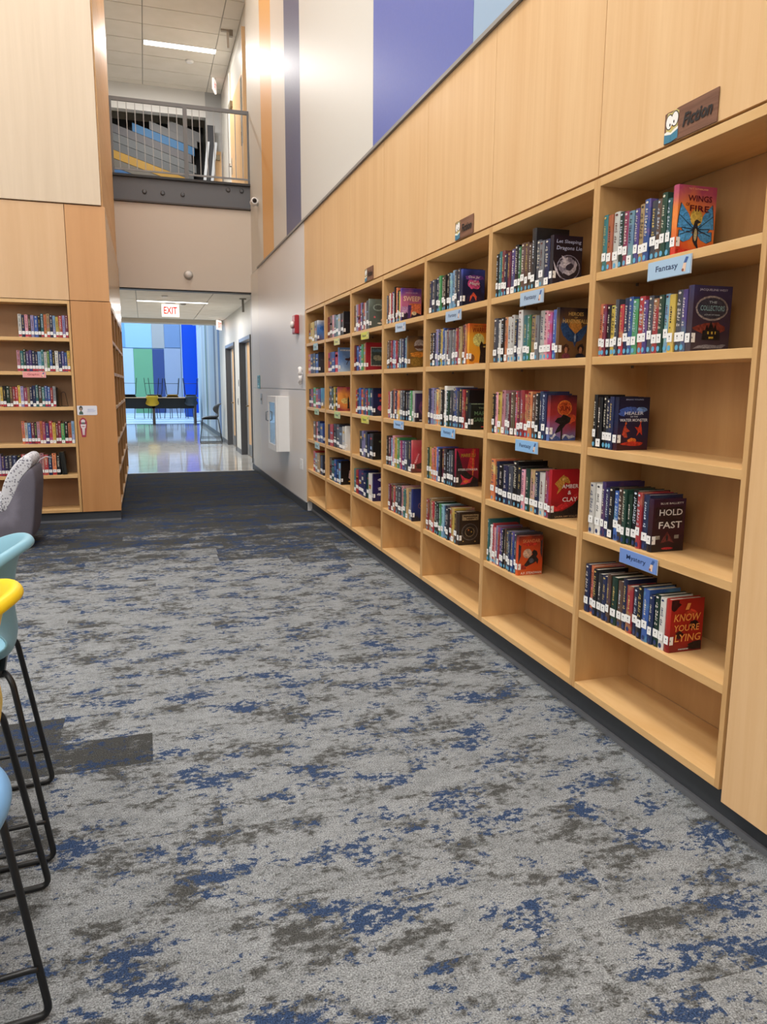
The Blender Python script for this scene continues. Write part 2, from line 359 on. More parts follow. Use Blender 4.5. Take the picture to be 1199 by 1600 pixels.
# --- right wall above the panelling: painted panels
wr = struct(box('wall_right', 1.86, 2.3, -5.0, 13.35, 3.335, 8.7, GREYP))
def wr_panel(y0, y1, col, rough=0.44):
    box('wall_panel', 1.82, 1.859, y0+0.002, y1-0.002, 3.336, 8.69, plain(col, rough, spec=0.3), wr)
for y0, y1, c in ((-1.2, 1.2, 'd9d6cf'), (1.2, 4.145, '96b0cb'), (4.145, 6.065, '5f6db4'), (6.065, 8.94, 'd6d4ce'), (8.94, 9.88, '676a85'), (9.88, 10.87, 'd6d2ca'), (10.87, 11.84, 'e2b271'), (11.84, 13.15, 'd8d6cd')):
    wr_panel(y0, y1, c)
t1 = struct(box('trim_1', 1.785, 1.86, -1.2, 12.35, 3.312, 3.335, plain('8f8c88', 0.4, name='grey_metal_trim')))
# --- right wall beyond the bookcases
wl = struct(box('wall_right_lower', 1.81, 2.3, 8.70, 13.35, 0.0, 3.311, GREYP))
for (z0, z1) in ((0.1, 1.432), (1.444, 3.311)):
    box('wall_panel', 1.80, 1.812, 8.71, 12.35, z0, z1, plain('dedad7', 0.38), wl)
    box('wall_panel', 1.80, 1.812, 12.356, 13.15, z0, z1, plain('e2ded6', 0.38), wl)
bb = struct(box('baseboard_right', 1.785, 1.80, 8.70, 13.35, 0.0, 0.1, DARK))
# --- wall behind the bookcases (hidden) and room shell
struct(box('wall_right_back', 2.11, 2.3, -5.0, 8.70, 0.0, 3.311, GREYP))
struct(box('wall_back', -7.2, 2.3, -5.2, -5.0, 0.0, 8.7, WHITEP))
struct(box('wall_left', -7.2, -7.0, -5.2, 13.3, 0.0, 8.7, WHITEP))
struct(box('wall_far_left', -7.0, -2.9, 13.15, 13.35, 0.0, 8.7, WHITEP))
struct(box('ceiling', -7.2, 2.3, -5.2, 13.35, 8.7, 8.9, CEIL))
# light fixtures of the library hang just under its ceiling
for x, y0_, y1_ in ((-0.6, -1.5, 7.5), (-3.6, -0.5, 8.5), (0.7, 8.9, 12.3)):
    t = thing('linear_light', {-0.6: 'long linear ceiling light over the carpet aisle', -3.6: 'long linear ceiling light over the seating side', 0.7: 'short linear ceiling light above the corridor end of the carpet'}[x], 'ceiling light', (x, (y0_+y1_)/2, 8.685))
    MB().quad_box(-0.6, 0.6, -(y1_-y0_)/2, (y1_-y0_)/2, -0.12, 0).build('housing', WHITE, t)
    MB().quad_box(-0.55, 0.55, -(y1_-y0_)/2+0.05, (y1_-y0_)/2-0.05, -0.14, -0.12).build('diffuser', emit('fff6e8', 2.5), t)

# ------------------------------------------------------------------ right bookcases
DIV = [1.88, 2.807, 3.80, 4.78, 5.71, 6.67, 7.705, 8.66]
SH = [1.962, 1.622, 1.242, 0.872, 0.517]; ST = 0.033
ORD = ['nearest', 'second', 'third', 'fourth', 'fifth', 'sixth', 'farthest']
def bookcase(k):
    y0, y1 = DIV[k], DIV[k+1]
    t = thing('bookcase', 'maple bookcase with five shelves, %s of the seven along the right wall' % ORD[k], 'bookcase', (XF, (y0+y1)/2, 0), group='seven bookcases of the right wall')
    ly = (y1-y0)/2; th = 0.022
    def part(n, x0, x1, a, b, z0, z1, m): 
        cx, cy, cz = (x0+x1)/2, (a+b)/2, (z0+z1)/2
        return MB().quad_box(x0-cx, x1-cx, a-cy, b-cy, z0-cz, z1-cz).build(n, m, t, (cx, cy, cz), 0.0012)
    part('side_panel', 0, 0.295, -ly+0.0006, -ly+th, 0.15, 2.333, [PLY]); part('side_panel', 0, 0.295, ly-th, ly-0.0006, 0.15, 2.333, [PLY])
    part('back_panel', 0.283, 0.295, -ly+th, ly-th, 0.18, 2.30, [BACK])
    part('top_panel', 0.0, 0.283, -ly+th, ly-th, 2.30, 2.333, [PLYH]); part('bottom_panel', 0.0, 0.283, -ly+th, ly-th, 0.15, 0.18, [PLYH])
    for z in SH:
        s = part('shelf', 0.002, 0.283, -ly+th+0.001, ly-th-0.001, z-ST, z, [PLYH])
        for sy in (-1, 1):
            MB().quad_box(0.05, 0.058, sy*(ly-th-0.012)-0.005, sy*(ly-th-0.012)+0.005, -ST/2-0.012, -ST/2).build('shelf_pin', plain('6f6a60', 0.4), s)
    for z in [2.333]: pass
    return t
for k in range(7): bookcase(k)
# panels above the bookcases and the tall end panels
wp = struct(box('wall_panelling', 1.825, 2.11, -1.2, 8.70, 2.345, 3.31, plain('6b4a30', 0.7, name='panel_shadow_gap')))
seams = [-1.2, -0.2, 0.88] + DIV[:-1] + [8.70]
for a, b in zip(seams[:-1], seams[1:]):
    box('wood_panel', 1.802, 1.826, a+0.002, b-0.002, 2.343, 3.310, WOOD, wp, 0.001)
box('wood_panel', 1.80, 1.824, 0.88, 1.866, 0.115, 2.333, WOOD, wp, 0.001)
box('wood_panel', 1.80, 1.824, -1.2, 0.876, 0.115, 2.333, WOOD, wp, 0.001)
box('wood_panel', 1.80, 2.1, 8.683, 8.70, 0.115, 2.333, WOOD, wp, 0.0005)
kick = struct(box('baseboard_kick', 1.865, 2.1, -1.2, 8.70, 0.0, 0.149, DARK))
box('kick_strip', 1.853, 1.865, -1.2, 8.70, 0.0, 0.022, plain('6d7076', 0.4), kick)

# ------------------------------------------------------------------ books
PAL = dict(K='16161d', N='1e2a57', B='2c5cb0', S='7fb2dc', T='22747a', G='3f9455', D='1d4436', Y='dbb92f', O='e4763a', R='bb2733', C='7c2038', P='4b3683', L='8f88bd', M='bd3570', W='e6e3dc', H='92949b', E='4c5160', F='5e4334', I='df8f9e', U='c49f66', A='2b2b33')
NAMES = dict(K='black', N='navy', B='blue', S='pale blue', T='teal', G='green', D='dark green', Y='yellow', O='orange', R='red', C='maroon', P='purple', L='lilac', M='magenta', W='white', H='grey', E='slate grey', F='brown', I='pink', U='tan', A='charcoal')
NUM = ['first', 'second', 'third', 'fourth', 'fifth', 'sixth', 'seventh', 'eighth', 'ninth', 'tenth', 'eleventh', 'twelfth', 'thirteenth', 'fourteenth', 'fifteenth', 'sixteenth', 'seventeenth', 'eighteenth', 'nineteenth', 'twentieth', 'twenty-first', 'twenty-second', 'twenty-third', 'twenty-fourth']
_bm = {}
def book_meshes(w, h, d):
    key = (round(w, 3), round(h, 3), round(d, 3))
    if key in _bm: return _bm[key]
    w, h, d = key; hw = w/2; t = min(0.0028, w*0.12)
    out = [(-hw, d), (-hw, 0.003), (-hw*0.62, 0.0004), (0, -0.0012), (hw*0.62, 0.0004), (hw, 0.003), (hw, d)]
    inn = [(hw-t, d), (hw-t, 0.0055), (0, 0.003), (-hw+t, 0.0055), (-hw+t, d)]
    ring = out + inn; m = MB(); n = len(ring)
    m.v = [(x, y, 0) for x, y in ring] + [(x, y, h) for x, y in ring]
    for i in range(n): j = (i+1) % n; m.f.append((i, j, n+j, n+i)); m.m.append(0); m.smooth.append(False)
    quads = [(0, 1, 10, 11), (1, 2, 10), (2, 3, 9, 10), (3, 4, 8, 9), (4, 5, 8), (5, 6, 7, 8)]
    for q in quads:
        m.f.append(tuple(reversed(q))); m.f.append(tuple(n+i for i in q)); m.m += [0, 0]; m.smooth += [False]*2
    cover = m.mesh('cover', BOOK)
    pages = MB().quad_box(-hw+t, hw-t, 0.0045, d-0.004, 0.003, h-0.004).mesh('page_block', PAGES)
    _bm[key] = (cover, pages); return _bm[key]
_sm = {}
def sticker_mesh(kind, w):
    key = (kind, round(w, 3))
    if key not in _sm:
        w2 = key[1]/2*0.88
        if kind == 'label': me = art_mesh([('f1f1f0', rect(0, 0, 1, 1)), ('55585c', rect(0.42, 0.3, 0.58, 0.36)), ('55585c', rect(0.4, 0.5, 0.6, 0.7))], w2*2, 0.032)
        elif kind == 'dot': r = min(0.0085, w2*0.9); me = art_mesh([('62a9cf', ell(0.5, 0.5, 0.5, 0.5, 14))], r*2, r*2.3)
        elif kind == 'dotdark': r = min(0.0085, w2*0.9); me = art_mesh([('24386b', ell(0.5, 0.5, 0.5, 0.5, 14))], r*2, r*2.3)
        elif kind == 'dotred': me = art_mesh([('a8283a', rect(0, 0, 1, 1))], w2*2, 0.02)
        _sm[key] = me
    return _sm[key]
_sp = {}
def spine_print(w, h, var):
    key = (round(w, 3), round(h, 3), var)
    if key not in _sp:
        r = random.Random(var*7+3); m = []
        z = 0.42
        top = r.uniform(0.8, 0.92); xw = r.uniform(0.16, 0.26)
        while z < top:                                          # a column of title strokes running up the spine
            l = r.uniform(0.015, 0.045)
            if r.random() > 0.15:
                a = 0.5 - xw*r.uniform(0.5, 1); b = 0.5 + xw*r.uniform(0.5, 1)
                m.append(rect(a, z, a+0.13, z+l)); m.append(rect(b-0.13, z, b, z+l*0.8)) if r.random() > 0.4 else m.append(rect(a, z, b, z+0.010))
            z += l + 0.014
        if r.random() > 0.5: m.append(ell(0.5, 0.95, 0.22, 0.02, 8))
        v = []; f = []
        for p in m: b = len(v); v += [((u-0.5)*w, (t-0.5)*h, 0) for u, t in p]; f.append(tuple(range(b, b+len(p))))
        me = bpy.data.meshes.new('spine_print'); me.from_pydata(v, [], f); me.materials.append(PRINT); me.update(); _sp[key] = me
    return _sp[key]
def hexmul(c, k): return tuple(min(1, x*k) for x in c[:3]) + (1,)
def make_book(loc, rz, w, h, d, key, label, group, rng, dot='dot', lean=0.0, lab_z=None, printed=True):
    t = thing('book', label, 'book', loc, rz, group)
    if lean: t.rotation_euler = (0, lean, rz)
    cm, pm = book_meshes(w, h, d)
    c = link('cover', cm, t); base = Vector(lin(PAL[key])[:3]); g = (base.x+base.y+base.z)/3; base = base.lerp(Vector((g, g, g)), 0.16); j = rng.uniform(0.5, 1.05); c.color = hexmul(base, j)
    link('page_block', pm, t)
    lz = lab_z if lab_z is not None else 0.041 + rng.choice((0, 0, 0, 0.005, 0.016, -0.03, 0.009))
    o = put_flat('call_number_label', sticker_mesh('label', w), FACE_Y, (0, -0.0014, 0), 0, lz+0.012, 0.0002, t)
    if dot and lz > 0.03: put_flat('genre_sticker', sticker_mesh(dot, w), FACE_Y, (0, -0.0014, 0), 0, 0.016, 0.0002, t)
    if printed:
        s = put_flat('spine_print', spine_print(w, h, rng.randint(0, 5)), FACE_Y, (0, -0.0014, 0), 0, h/2, 0.0002, t)
        light = base.x+base.y+base.z > 0.9
        s.color = lin(rng.choice(['2a2a30', '5a2020', '26335e'] if light else ['d8d2c0', 'c9b06a', 'c8d4e2', 'e0d8d0']))
    return t
# (start y, end y, spines left to right, spine height) per shelf, nearest bookcase first
ROWS = {
 0: [(2.775, 2.329, 'TOWDMSPUBEFDT', 0.215), (2.775, 2.213, 'OCKYERNBGRPERDSYEP', 0.212), (2.775, 2.607, 'KKKNN', 0.215), (2.770, 2.349, 'WWPNKBFDDKRN', 0.215), (2.775, 2.209, 'NOKANFDFNRNKBNDW', 0.205)],
 1: [(3.768, 3.179, 'KTCNCPKGFFFAEHN', 0.225), (3.768, 3.098, 'EWKOWWNWTGUHWIMB', 0.225), (3.765, 3.146, 'KIYIHCFRCRROFKNN', 0.225), (3.750, 3.102, 'ONKNEKAIDUNWR', 0.220), (3.768, 3.405, 'TWRILRPKFENBE', 0.215)],
 2: [(4.748, 4.217, 'NENGFKKSSEN', 0.215), (4.735, 4.103, 'KFNLNYBHCHWHRUCO', 0.225), (4.748, 4.052, 'NLHOUKWDENBEKRK', 0.235), (4.748, 4.251, 'DYOOBKCAAEA', 0.225), (4.748, 4.180, 'RURDKGSNARYF', 0.215)],
 3: [(5.675, 5.328, 'EOWRPWKOBKY', 0.22), (5.670, 5.175, 'KFRPSRKSENS', 0.22), (5.640, 4.985, 'RWEONOHEKNKGW', 0.22), (5.675, 5.051, 'ACSIYGMPEN', 0.23), (5.600, 5.037, 'CFREEITUH', 0.22)],
 4: [(6.64, 6.154, 'FWLRLKRWE', 0.23), (6.64, 6.247, 'CNBCSGU', 0.22), (6.58, 6.033, 'RNBOEBRTN', 0.22), (6.44, 6.027, 'KLLKNA', 0.22), (6.64, 6.022, 'TRPNNDW', 0.22)],
 5: [(7.67, 7.006, 'CFINTHK', 0.21), (7.66, 7.208, 'MPBR', 0.2), (7.61, 7.24, 'KFDYK', 0.23), (7.66, 6.943, 'NRKEEW', 0.23), (7.60, 7.121, 'FTBNS', 0.22)],
 6: [(8.62, 8.14, 'UYYH', 0.22), (8.62, 8.089, 'INEB', 0.21), (8.62, 7.977, 'NMGRP', 0.22), (8.37, 7.867, 'FINB', 0.22), (8.42, 7.908, 'RHUN', 0.22)]}
TALL = {(0, 0, 7): 1.0, (1, 0, 11): 1.26, (1, 1, 7): 1.12, (0, 3, 2): 1.08, (1, 3, 5): 1.1, (1, 4, 0): 1.12, (2, 2, 6): 1.08, (2, 4, 1): 1.05, (3, 0, 6): 1.18, (3, 0, 7): 1.14}
SHN = ['top', 'second', 'third', 'fourth', 'fifth']
# front covers: art shapes, (text, u, v, width, height, colour, shear) lines, three ground colours
BLK = '141418'
def wing(cx, s, col, vein):
    P = lambda pts: [(cx+s*u, v) for u, v in pts]
    a = P([(0.03, 0.40), (0.20, 0.60), (0.40, 0.74), (0.44, 0.58), (0.47, 0.40), (0.36, 0.40), (0.30, 0.34), (0.20, 0.36), (0.10, 0.33)])
    b = P([(0.05, 0.32), (0.20, 0.34), (0.42, 0.36), (0.43, 0.24), (0.30, 0.20), (0.14, 0.24)])
    if s < 0: a.reverse(); b.reverse()
    out = [(vein, [(cx+(u-cx)*1.04, (v-0.45)*1.05+0.45) for u, v in a]), (col, a), (vein, [(cx+(u-cx)*1.04, (v-0.28)*1.08+0.28) for u, v in b]), (col, b)]
    for e in ((0.44, 0.58), (0.36, 0.40), (0.40, 0.30)):
        q = P([(0.03, 0.375), (0.03, 0.39), (e[0], e[1]+0.008), (e[0], e[1]-0.004)])
        if s > 0: q.reverse()
        out.append((vein, q))
    return out
def zig(col, y0, y1, n, seed, x0=0.0, x1=1.0, base=0.0):
    r = random.Random(seed); pts = [(x0, base), (x1, base)]
    for i in range(n+1): pts.append((x1-(x1-x0)*i/n, y0+(y1-y0)*r.random()))
    return (col, pts)
def blob(col, cx, cy, rx, ry, seed, n=16):
    r = random.Random(seed); return (col, [(cx+rx*math.cos(2*math.pi*i/n)*r.uniform(0.7, 1.1), cy+ry*math.sin(2*math.pi*i/n)*r.uniform(0.7, 1.1)) for i in range(n)])
COVERS = {
 (0, 0): ('orange covered book with blue winged creature, front book of nearest right bookcase top shelf', ('c8352b', 'ee8a3d', 'b04a6c'), wing(0.5, 1, '4da0dc', '10283c')+wing(0.5, -1, '4da0dc', '10283c')+[('e9c25a', ell(0.5, 0.55, 0.16, 0.12)), ('1d2430', [(0.46, 0.5), (0.42, 0.38), (0.44, 0.22), (0.5, 0.16), (0.6, 0.1), (0.56, 0.2), (0.57, 0.36), (0.54, 0.47), (0.64, 0.49), (0.52, 0.53)]), ('b9b38a', ell(0.5, 0.31, 0.04, 0.09)), ('d93324', rect(0.02, 0.02, 0.4, 0.09))],
   [('WINGS', 0.56, 0.82, 0.62, 0.085, '5a1228', 0), ('OF', 0.25, 0.73, 0.1, 0.045, '5a1228', 0), ('FIRE', 0.56, 0.68, 0.5, 0.085, '5a1228', 0), ('TUI T. SUTHERLAND', 0.5, 0.95, 0.5, 0.022, 'f0c08a', 0)], 0.165, 0.24),
 (0, 1): ('dark purple book with smoky oval and castle, nearest right bookcase second shelf front', ('4a4048', '3a2c3c', '3c3860'), [('9a8f8a', ell(0.5, 0.66, 0.42, 0.19)), ('3b3a48', ell(0.5, 0.66, 0.38, 0.16)), blob('7a3226', 0.5, 0.36, 0.46, 0.1, 4), ('121016', [(0.28, 0.18), (0.76, 0.18), (0.74, 0.32), (0.66, 0.34), (0.62, 0.42), (0.58, 0.36), (0.5, 0.47), (0.44, 0.36), (0.4, 0.41), (0.36, 0.33), (0.3, 0.32)]), ('d0b040', rect(0.42, 0.27, 0.46, 0.31)), ('d0b040', rect(0.52, 0.27, 0.56, 0.31)), ('d0b040', rect(0.61, 0.27, 0.64, 0.31)), ('d0b040', rect(0.46, 0.2, 0.58, 0.23)), ('8d8a90', [(0.06, 0.04), (0.2, 0.05), (0.5, 0.05), (0.82, 0.06), (0.92, 0.11), (0.84, 0.12), (0.7, 0.1), (0.4, 0.11), (0.2, 0.09)])],
   [('JACQUELINE WEST', 0.5, 0.93, 0.72, 0.04, 'c9c4d4', 0), ('THE', 0.5, 0.75, 0.2, 0.035, 'b9c6cc', 0), ('COLLECTORS', 0.5, 0.66, 0.62, 0.08, '8fb3b8', 0), ('A STORY OF WISHES', 0.5, 0.56, 0.4, 0.02, 'b9c6cc', 0)], 0.165, 0.225),
 (0, 2): ('dark navy book with water swirl and campfire, nearest right bookcase third shelf front', ('3a1620', '141b40', '0f1430'), [blob('3c62b8', 0.4, 0.72, 0.42, 0.1, 6), blob('6f9ad8', 0.75, 0.77, 0.22, 0.05, 8), ('15204c', ell(0.5, 0.66, 0.3, 0.05)), ('b8402a', [(0.16, 0.3), (0.2, 0.42), (0.26, 0.5), (0.3, 0.42), (0.42, 0.36), (0.3, 0.34), (0.34, 0.24), (0.24, 0.24)]), ('c83a22', [(0.62, 0.26), (0.66, 0.36), (0.56, 0.44), (0.68, 0.43), (0.74, 0.52), (0.78, 0.42), (0.8, 0.28), (0.72, 0.34)]), ('d8642c', ell(0.27, 0.51, 0.03, 0.025)), ('d8642c', ell(0.74, 0.54, 0.03, 0.025)), blob('e8762a', 0.47, 0.16, 0.16, 0.08, 5), blob('c2301e', 0.5, 0.12, 0.36, 0.05, 11)],
   [('BRIAN YOUNG', 0.5, 0.955, 0.55, 0.025, 'a8b4d8', 0), ('HEALER', 0.5, 0.7, 0.6, 0.06, 'dfe6f2', 0), ('OF THE', 0.5, 0.635, 0.24, 0.025, 'dfe6f2', 0), ('WATER MONSTER', 0.5, 0.57, 0.88, 0.055, 'dfe6f2', 0)], 0.15, 0.215),
 (0, 3): ('dark maroon book with large white block lettering, nearest right bookcase fourth shelf front', ('1a1418', '3a1a24', '34183c'), [('2a1016', rect(0.08, 0.5, 0.92, 0.85)), ('6b2c2c', [(0.28, 0.16), (0.4, 0.3), (0.48, 0.38), (0.56, 0.3), (0.7, 0.16), (0.52, 0.2)]), ('8f8a80', rect(0.12, 0.24, 0.26, 0.31)), ('8f8a80', rect(0.7, 0.24, 0.84, 0.31)), ('c22a34', ell(0.5, 0.06, 0.18, 0.022)), (BLK, ell(0.48, 0.26, 0.03, 0.06))],
   [('BLUE BALLIETT', 0.56, 0.92, 0.7, 0.035, 'd8d4cc', 0), ('HOLD', 0.54, 0.75, 0.7, 0.12, 'e8e6e2', 0), ('FAST', 0.54, 0.51, 0.7, 0.13, 'e8e6e2', 0)], 0.15, 0.205),
 (0, 4): ('red and black book with scratchy orange lettering, nearest right bookcase fifth shelf front', ('7c1a1c', 'b02a20', 'a8281e'), [blob('38090c', 0.1, 0.9, 0.2, 0.12, 2), blob('2c0a0c', 0.72, 0.5, 0.16, 0.1, 7), blob('30080a', 0.3, 0.32, 0.14, 0.08, 12), blob('1c0608', 0.85, 0.1, 0.3, 0.1, 21), blob('d84426', 0.6, 0.72, 0.2, 0.08, 15), ('c2c0bc', rect(0.3, 0.035, 0.6, 0.06))],
   [('I', 0.5, 0.86, 0.16, 0.12, 'f0a050', 0.1), ('KNOW', 0.5, 0.655, 0.8, 0.14, 'f0a050', 0.15), ("YOU'RE", 0.5, 0.46, 0.76, 0.13, 'f0a050', 0.1), ('LYING', 0.55, 0.27, 0.78, 0.14, 'f0a050', 0.1)], 0.15, 0.205),
 (1, 0): ('dark book with silver lettering and pale coiled creature, second right bookcase top shelf', ('2a2630', '241e26', '261c2c'), [('8d8ca0', ell(0.54, 0.36, 0.4, 0.26)), ('24202c', ell(0.54, 0.36, 0.37, 0.24)), blob('8a8798', 0.52, 0.4, 0.32, 0.2, 3, 26), blob('3c3848', 0.6, 0.36, 0.18, 0.1, 8, 22), ('c4c1cc', [(0.24, 0.4), (0.34, 0.52), (0.3, 0.6), (0.44, 0.55), (0.52, 0.58), (0.5, 0.5), (0.62, 0.46), (0.5, 0.42), (0.4, 0.34)]), ('b4b1be', [(0.36, 0.26), (0.56, 0.2), (0.76, 0.28), (0.84, 0.44), (0.76, 0.52), (0.72, 0.38), (0.6, 0.3), (0.44, 0.32)]), blob('dcd8de', 0.4, 0.47, 0.06, 0.03, 5), ('c7c4d0', [(0.02, 0.5), (0.08, 0.32), (0.2, 0.2), (0.3, 0.14), (0.22, 0.24), (0.12, 0.36)])],
   [('Let Sleeping', 0.52, 0.87, 0.84, 0.09, 'b9c4e6', 0.1), ('Dragons Lie', 0.54, 0.74, 0.86, 0.1, 'b9c4e6', 0.1), ('JONATHAN STROUD', 0.55, 0.07, 0.6, 0.03, 'a9a6b6', 0)], 0.155, 0.222),
 (1, 1): ('bronze book with dark blue winged figure over two faces, second right bookcase second shelf', ('5a4028', '6a4c30', '1e1c28'), [('c98a3c', ell(0.56, 0.62, 0.22, 0.16))]+[('1f4470', [(0.56, 0.5), (0.36, 0.62), (0.14, 0.82), (0.06, 0.62), (0.16, 0.46), (0.34, 0.36), (0.5, 0.34), (0.56, 0.24), (0.62, 0.34), (0.78, 0.38), (0.92, 0.52), (0.98, 0.7), (0.76, 0.6), (0.62, 0.52)]), ('3e2418', blob('x', 0.27, 0.2, 0.13, 0.11, 2)[1]), ('a06c50', [(0.22, 0.2), (0.26, 0.24), (0.33, 0.22), (0.33, 0.15), (0.29, 0.1), (0.24, 0.13)]), ('6a2c3c', ell(0.28, 0.06, 0.14, 0.06)), ('1c1418', blob('x', 0.78, 0.22, 0.12, 0.1, 4)[1]), ('9a6848', [(0.71, 0.2), (0.75, 0.25), (0.82, 0.23), (0.82, 0.15), (0.77, 0.1), (0.72, 0.13)]), ('141c30', ell(0.76, 0.06, 0.16, 0.06)), ('8aa0b8', ell(0.56, 0.42, 0.03, 0.08))],
   [('HEROES', 0.56, 0.88, 0.5, 0.07, 'd8b468', 0), ('OF', 0.56, 0.81, 0.1, 0.03, 'd8b468', 0), ('HAVENSFALL', 0.54, 0.74, 0.84, 0.08, 'd8b468', 0)], 0.155, 0.232),
 (1, 2): ('dark blue book with orange sun and black bird, second right bookcase third shelf front', ('5a78b8', '9a3030', '14182c'), [zig('c8d0e4', 0.04, 0.2, 9, 3), zig('3c5490', 0.02, 0.13, 8, 9), blob('c8502c', 0.7, 0.48, 0.3, 0.12, 5), ('e8863a', ell(0.55, 0.72, 0.27, 0.17, 26)), ('d05a28', ell(0.55, 0.72, 0.24, 0.15, 26)), (BLK, [(0.2, 0.42), (0.3, 0.5), (0.44, 0.52), (0.5, 0.58), (0.62, 0.56), (0.8, 0.5), (0.76, 0.4), (0.62, 0.36), (0.52, 0.28), (0.4, 0.2), (0.22, 0.16), (0.3, 0.28), (0.4, 0.36)]), (BLK, rect(0.44, 0.0, 0.5, 0.5))],
   [('THE', 0.55, 0.8, 0.16, 0.04, '7a1c18', 0), ('SUN', 0.55, 0.71, 0.36, 0.1, '7a1c18', 0)], 0.145, 0.215),
 (1, 3): ('red book with golden horse head and white title, second right bookcase fourth shelf', ('1a1216', 'b02028', 'a81c2a'), [('c4262c', [(0.0, 0.14), (0.3, 0.16), (0.6, 0.24), (1, 0.44), (1, 0.56), (0.5, 0.34), (0.2, 0.24), (0, 0.3)]), ('161014', [(0, 0), (1, 0), (1, 0.42), (0.75, 0.26), (0.4, 0.15), (0, 0.13)]), ('c8903c', [(0.12, 0.72), (0.3, 0.84), (0.42, 0.9), (0.44, 0.87), (0.56, 0.84), (0.64, 0.75), (0.62, 0.71), (0.48, 0.74), (0.42, 0.66), (0.3, 0.56), (0.2, 0.5), (0.26, 0.62)]), ('d8b060', ell(0.42, 0.8, 0.06, 0.03))],
   [('AMBER', 0.64, 0.66, 0.56, 0.08, 'f4ecec', 0), ('&', 0.62, 0.53, 0.12, 0.08, 'f4ecec', 0), ('CLAY', 0.64, 0.39, 0.5, 0.09, 'f4ecec', 0), ('LAURA AMY SCHLITZ', 0.56, 0.04, 0.8, 0.04, 'a88c6a', 0)], 0.16, 0.235),
 (1, 4): ('orange book with black galloping horse, front book on second right bookcase fifth shelf', ('d05a26', 'c84a24', '402028'), [('33303a', [(0, 0.3), (0.12, 0.5), (0.12, 0.75), (0, 0.8)]), ('33303a', [(1, 0.4), (0.9, 0.55), (0.9, 0.85), (1, 0.9)]), ('d8b49a', ell(0.38, 0.55, 0.18, 0.12)), blob('c83424', 0.5, 0.8, 0.32, 0.07, 4), ('1c1a20', [(0.2, 0.14), (0.28, 0.28), (0.4, 0.38), (0.46, 0.45), (0.6, 0.52), (0.56, 0.58), (0.64, 0.64), (0.76, 0.6), (0.8, 0.52), (0.74, 0.46), (0.84, 0.38), (0.8, 0.26), (0.74, 0.34), (0.66, 0.3), (0.44, 0.24), (0.3, 0.2)]), ('5a6070', ell(0.55, 0.36, 0.1, 0.06)), blob('a32c1e', 0.2, 0.2, 0.18, 0.06, 31)],
   [('SKANDAR', 0.52, 0.87, 0.7, 0.09, 'd8895a', 0), ('A.F. STEADMAN', 0.54, 0.055, 0.84, 0.06, 'f2e6dc', 0)], 0.145, 0.21),
 (2, 0): ('blue and black book with pink cloud title, third right bookcase top shelf front', ('121a30', '1b2040', '4050a8'), [blob('d8548c', 0.52, 0.62, 0.3, 0.17, 3), blob('7a4098', 0.5, 0.78, 0.46, 0.08, 5), blob('2a1c38', 0.5, 0.22, 0.44, 0.12, 8), ('e0583c', [(0.34, 0.14), (0.36, 0.28), (0.5, 0.4), (0.66, 0.28), (0.62, 0.16), (0.56, 0.26), (0.48, 0.3), (0.42, 0.24)])],
   [('One Jar', 0.52, 0.79, 0.52, 0.085, 'f2e2e6', 0.2), ('of', 0.56, 0.7, 0.1, 0.05, 'f2e2e6', 0.2), ('Magic', 0.54, 0.62, 0.46, 0.1, 'f2e2e6', 0.2)], 0.145, 0.215),
 (2, 1): ('orange and yellow book with dark cat shape, third right bookcase second shelf', ('d88a2e', 'e0a032', 'c85a2a'), [('f0dc80', ell(0.42, 0.6, 0.24, 0.16)), ('2c1c14', [(0.46, 0.04), (0.5, 0.3), (0.46, 0.46), (0.54, 0.58), (0.62, 0.5), (0.78, 0.52), (0.96, 0.58), (1, 0.2), (0.96, 0.04)]), ('d8c060', ell(0.66, 0.44, 0.05, 0.02)), ('7a4c22', ell(0.14, 0.16, 0.12, 0.09))],
   [('WARRIORS', 0.56, 0.84, 0.84, 0.13, '8c2018', 0), ('DAWN OF THE CLANS', 0.5, 0.94, 0.6, 0.025, '5a1c14', 0), ('ERIN HUNTER', 0.55, 0.03, 0.6, 0.022, 'f0e0c0', 0)], 0.15, 0.235),
 (2, 2): ('small black book with green lettering, third right bookcase third shelf front', ('171d1c', '17201e', '1c2624'), [('7a8a70', rect(0, 0.95, 1, 1)), ('c22430', rect(0.5, 0.09, 0.9, 0.12))],
   [('THE', 0.5, 0.82, 0.3, 0.07, '7a8c6a', 0), ('MARK', 0.5, 0.62, 0.66, 0.15, '5f7c5a', 0), ('GARDEN', 0.52, 0.38, 0.8, 0.15, '5f7c5a', 0)], 0.14, 0.155),
 (2, 3): ('crimson and charcoal book with flame bird, third right bookcase fourth shelf', ('2c2026', '7c1c34', 'a82440'), [('1e181e', [(0, 0), (1, 0), (1, 0.2), (0.6, 0.34), (0.3, 0.5), (0.1, 0.9), (0, 1)]), ('d83c3c', [(0.5, 0.5), (0.66, 0.98), (0.84, 1), (0.8, 0.4)]), ('e0853a', rect(0.72, 0.3, 0.76, 1)), ('c8304c', [(0.2, 0.06), (0.3, 0.16), (0.2, 0.34), (0.4, 0.24), (0.6, 0.2), (0.76, 0.28), (0.66, 0.12), (0.44, 0.08)]), ('e8703a', ell(0.45, 0.15, 0.12, 0.04))],
   [('MARIE LU', 0.52, 0.83, 0.62, 0.09, 'd0a040', 0), ('STEELSTRIKER', 0.52, 0.46, 0.86, 0.05, 'f0ecec', 0)], 0.155, 0.24),
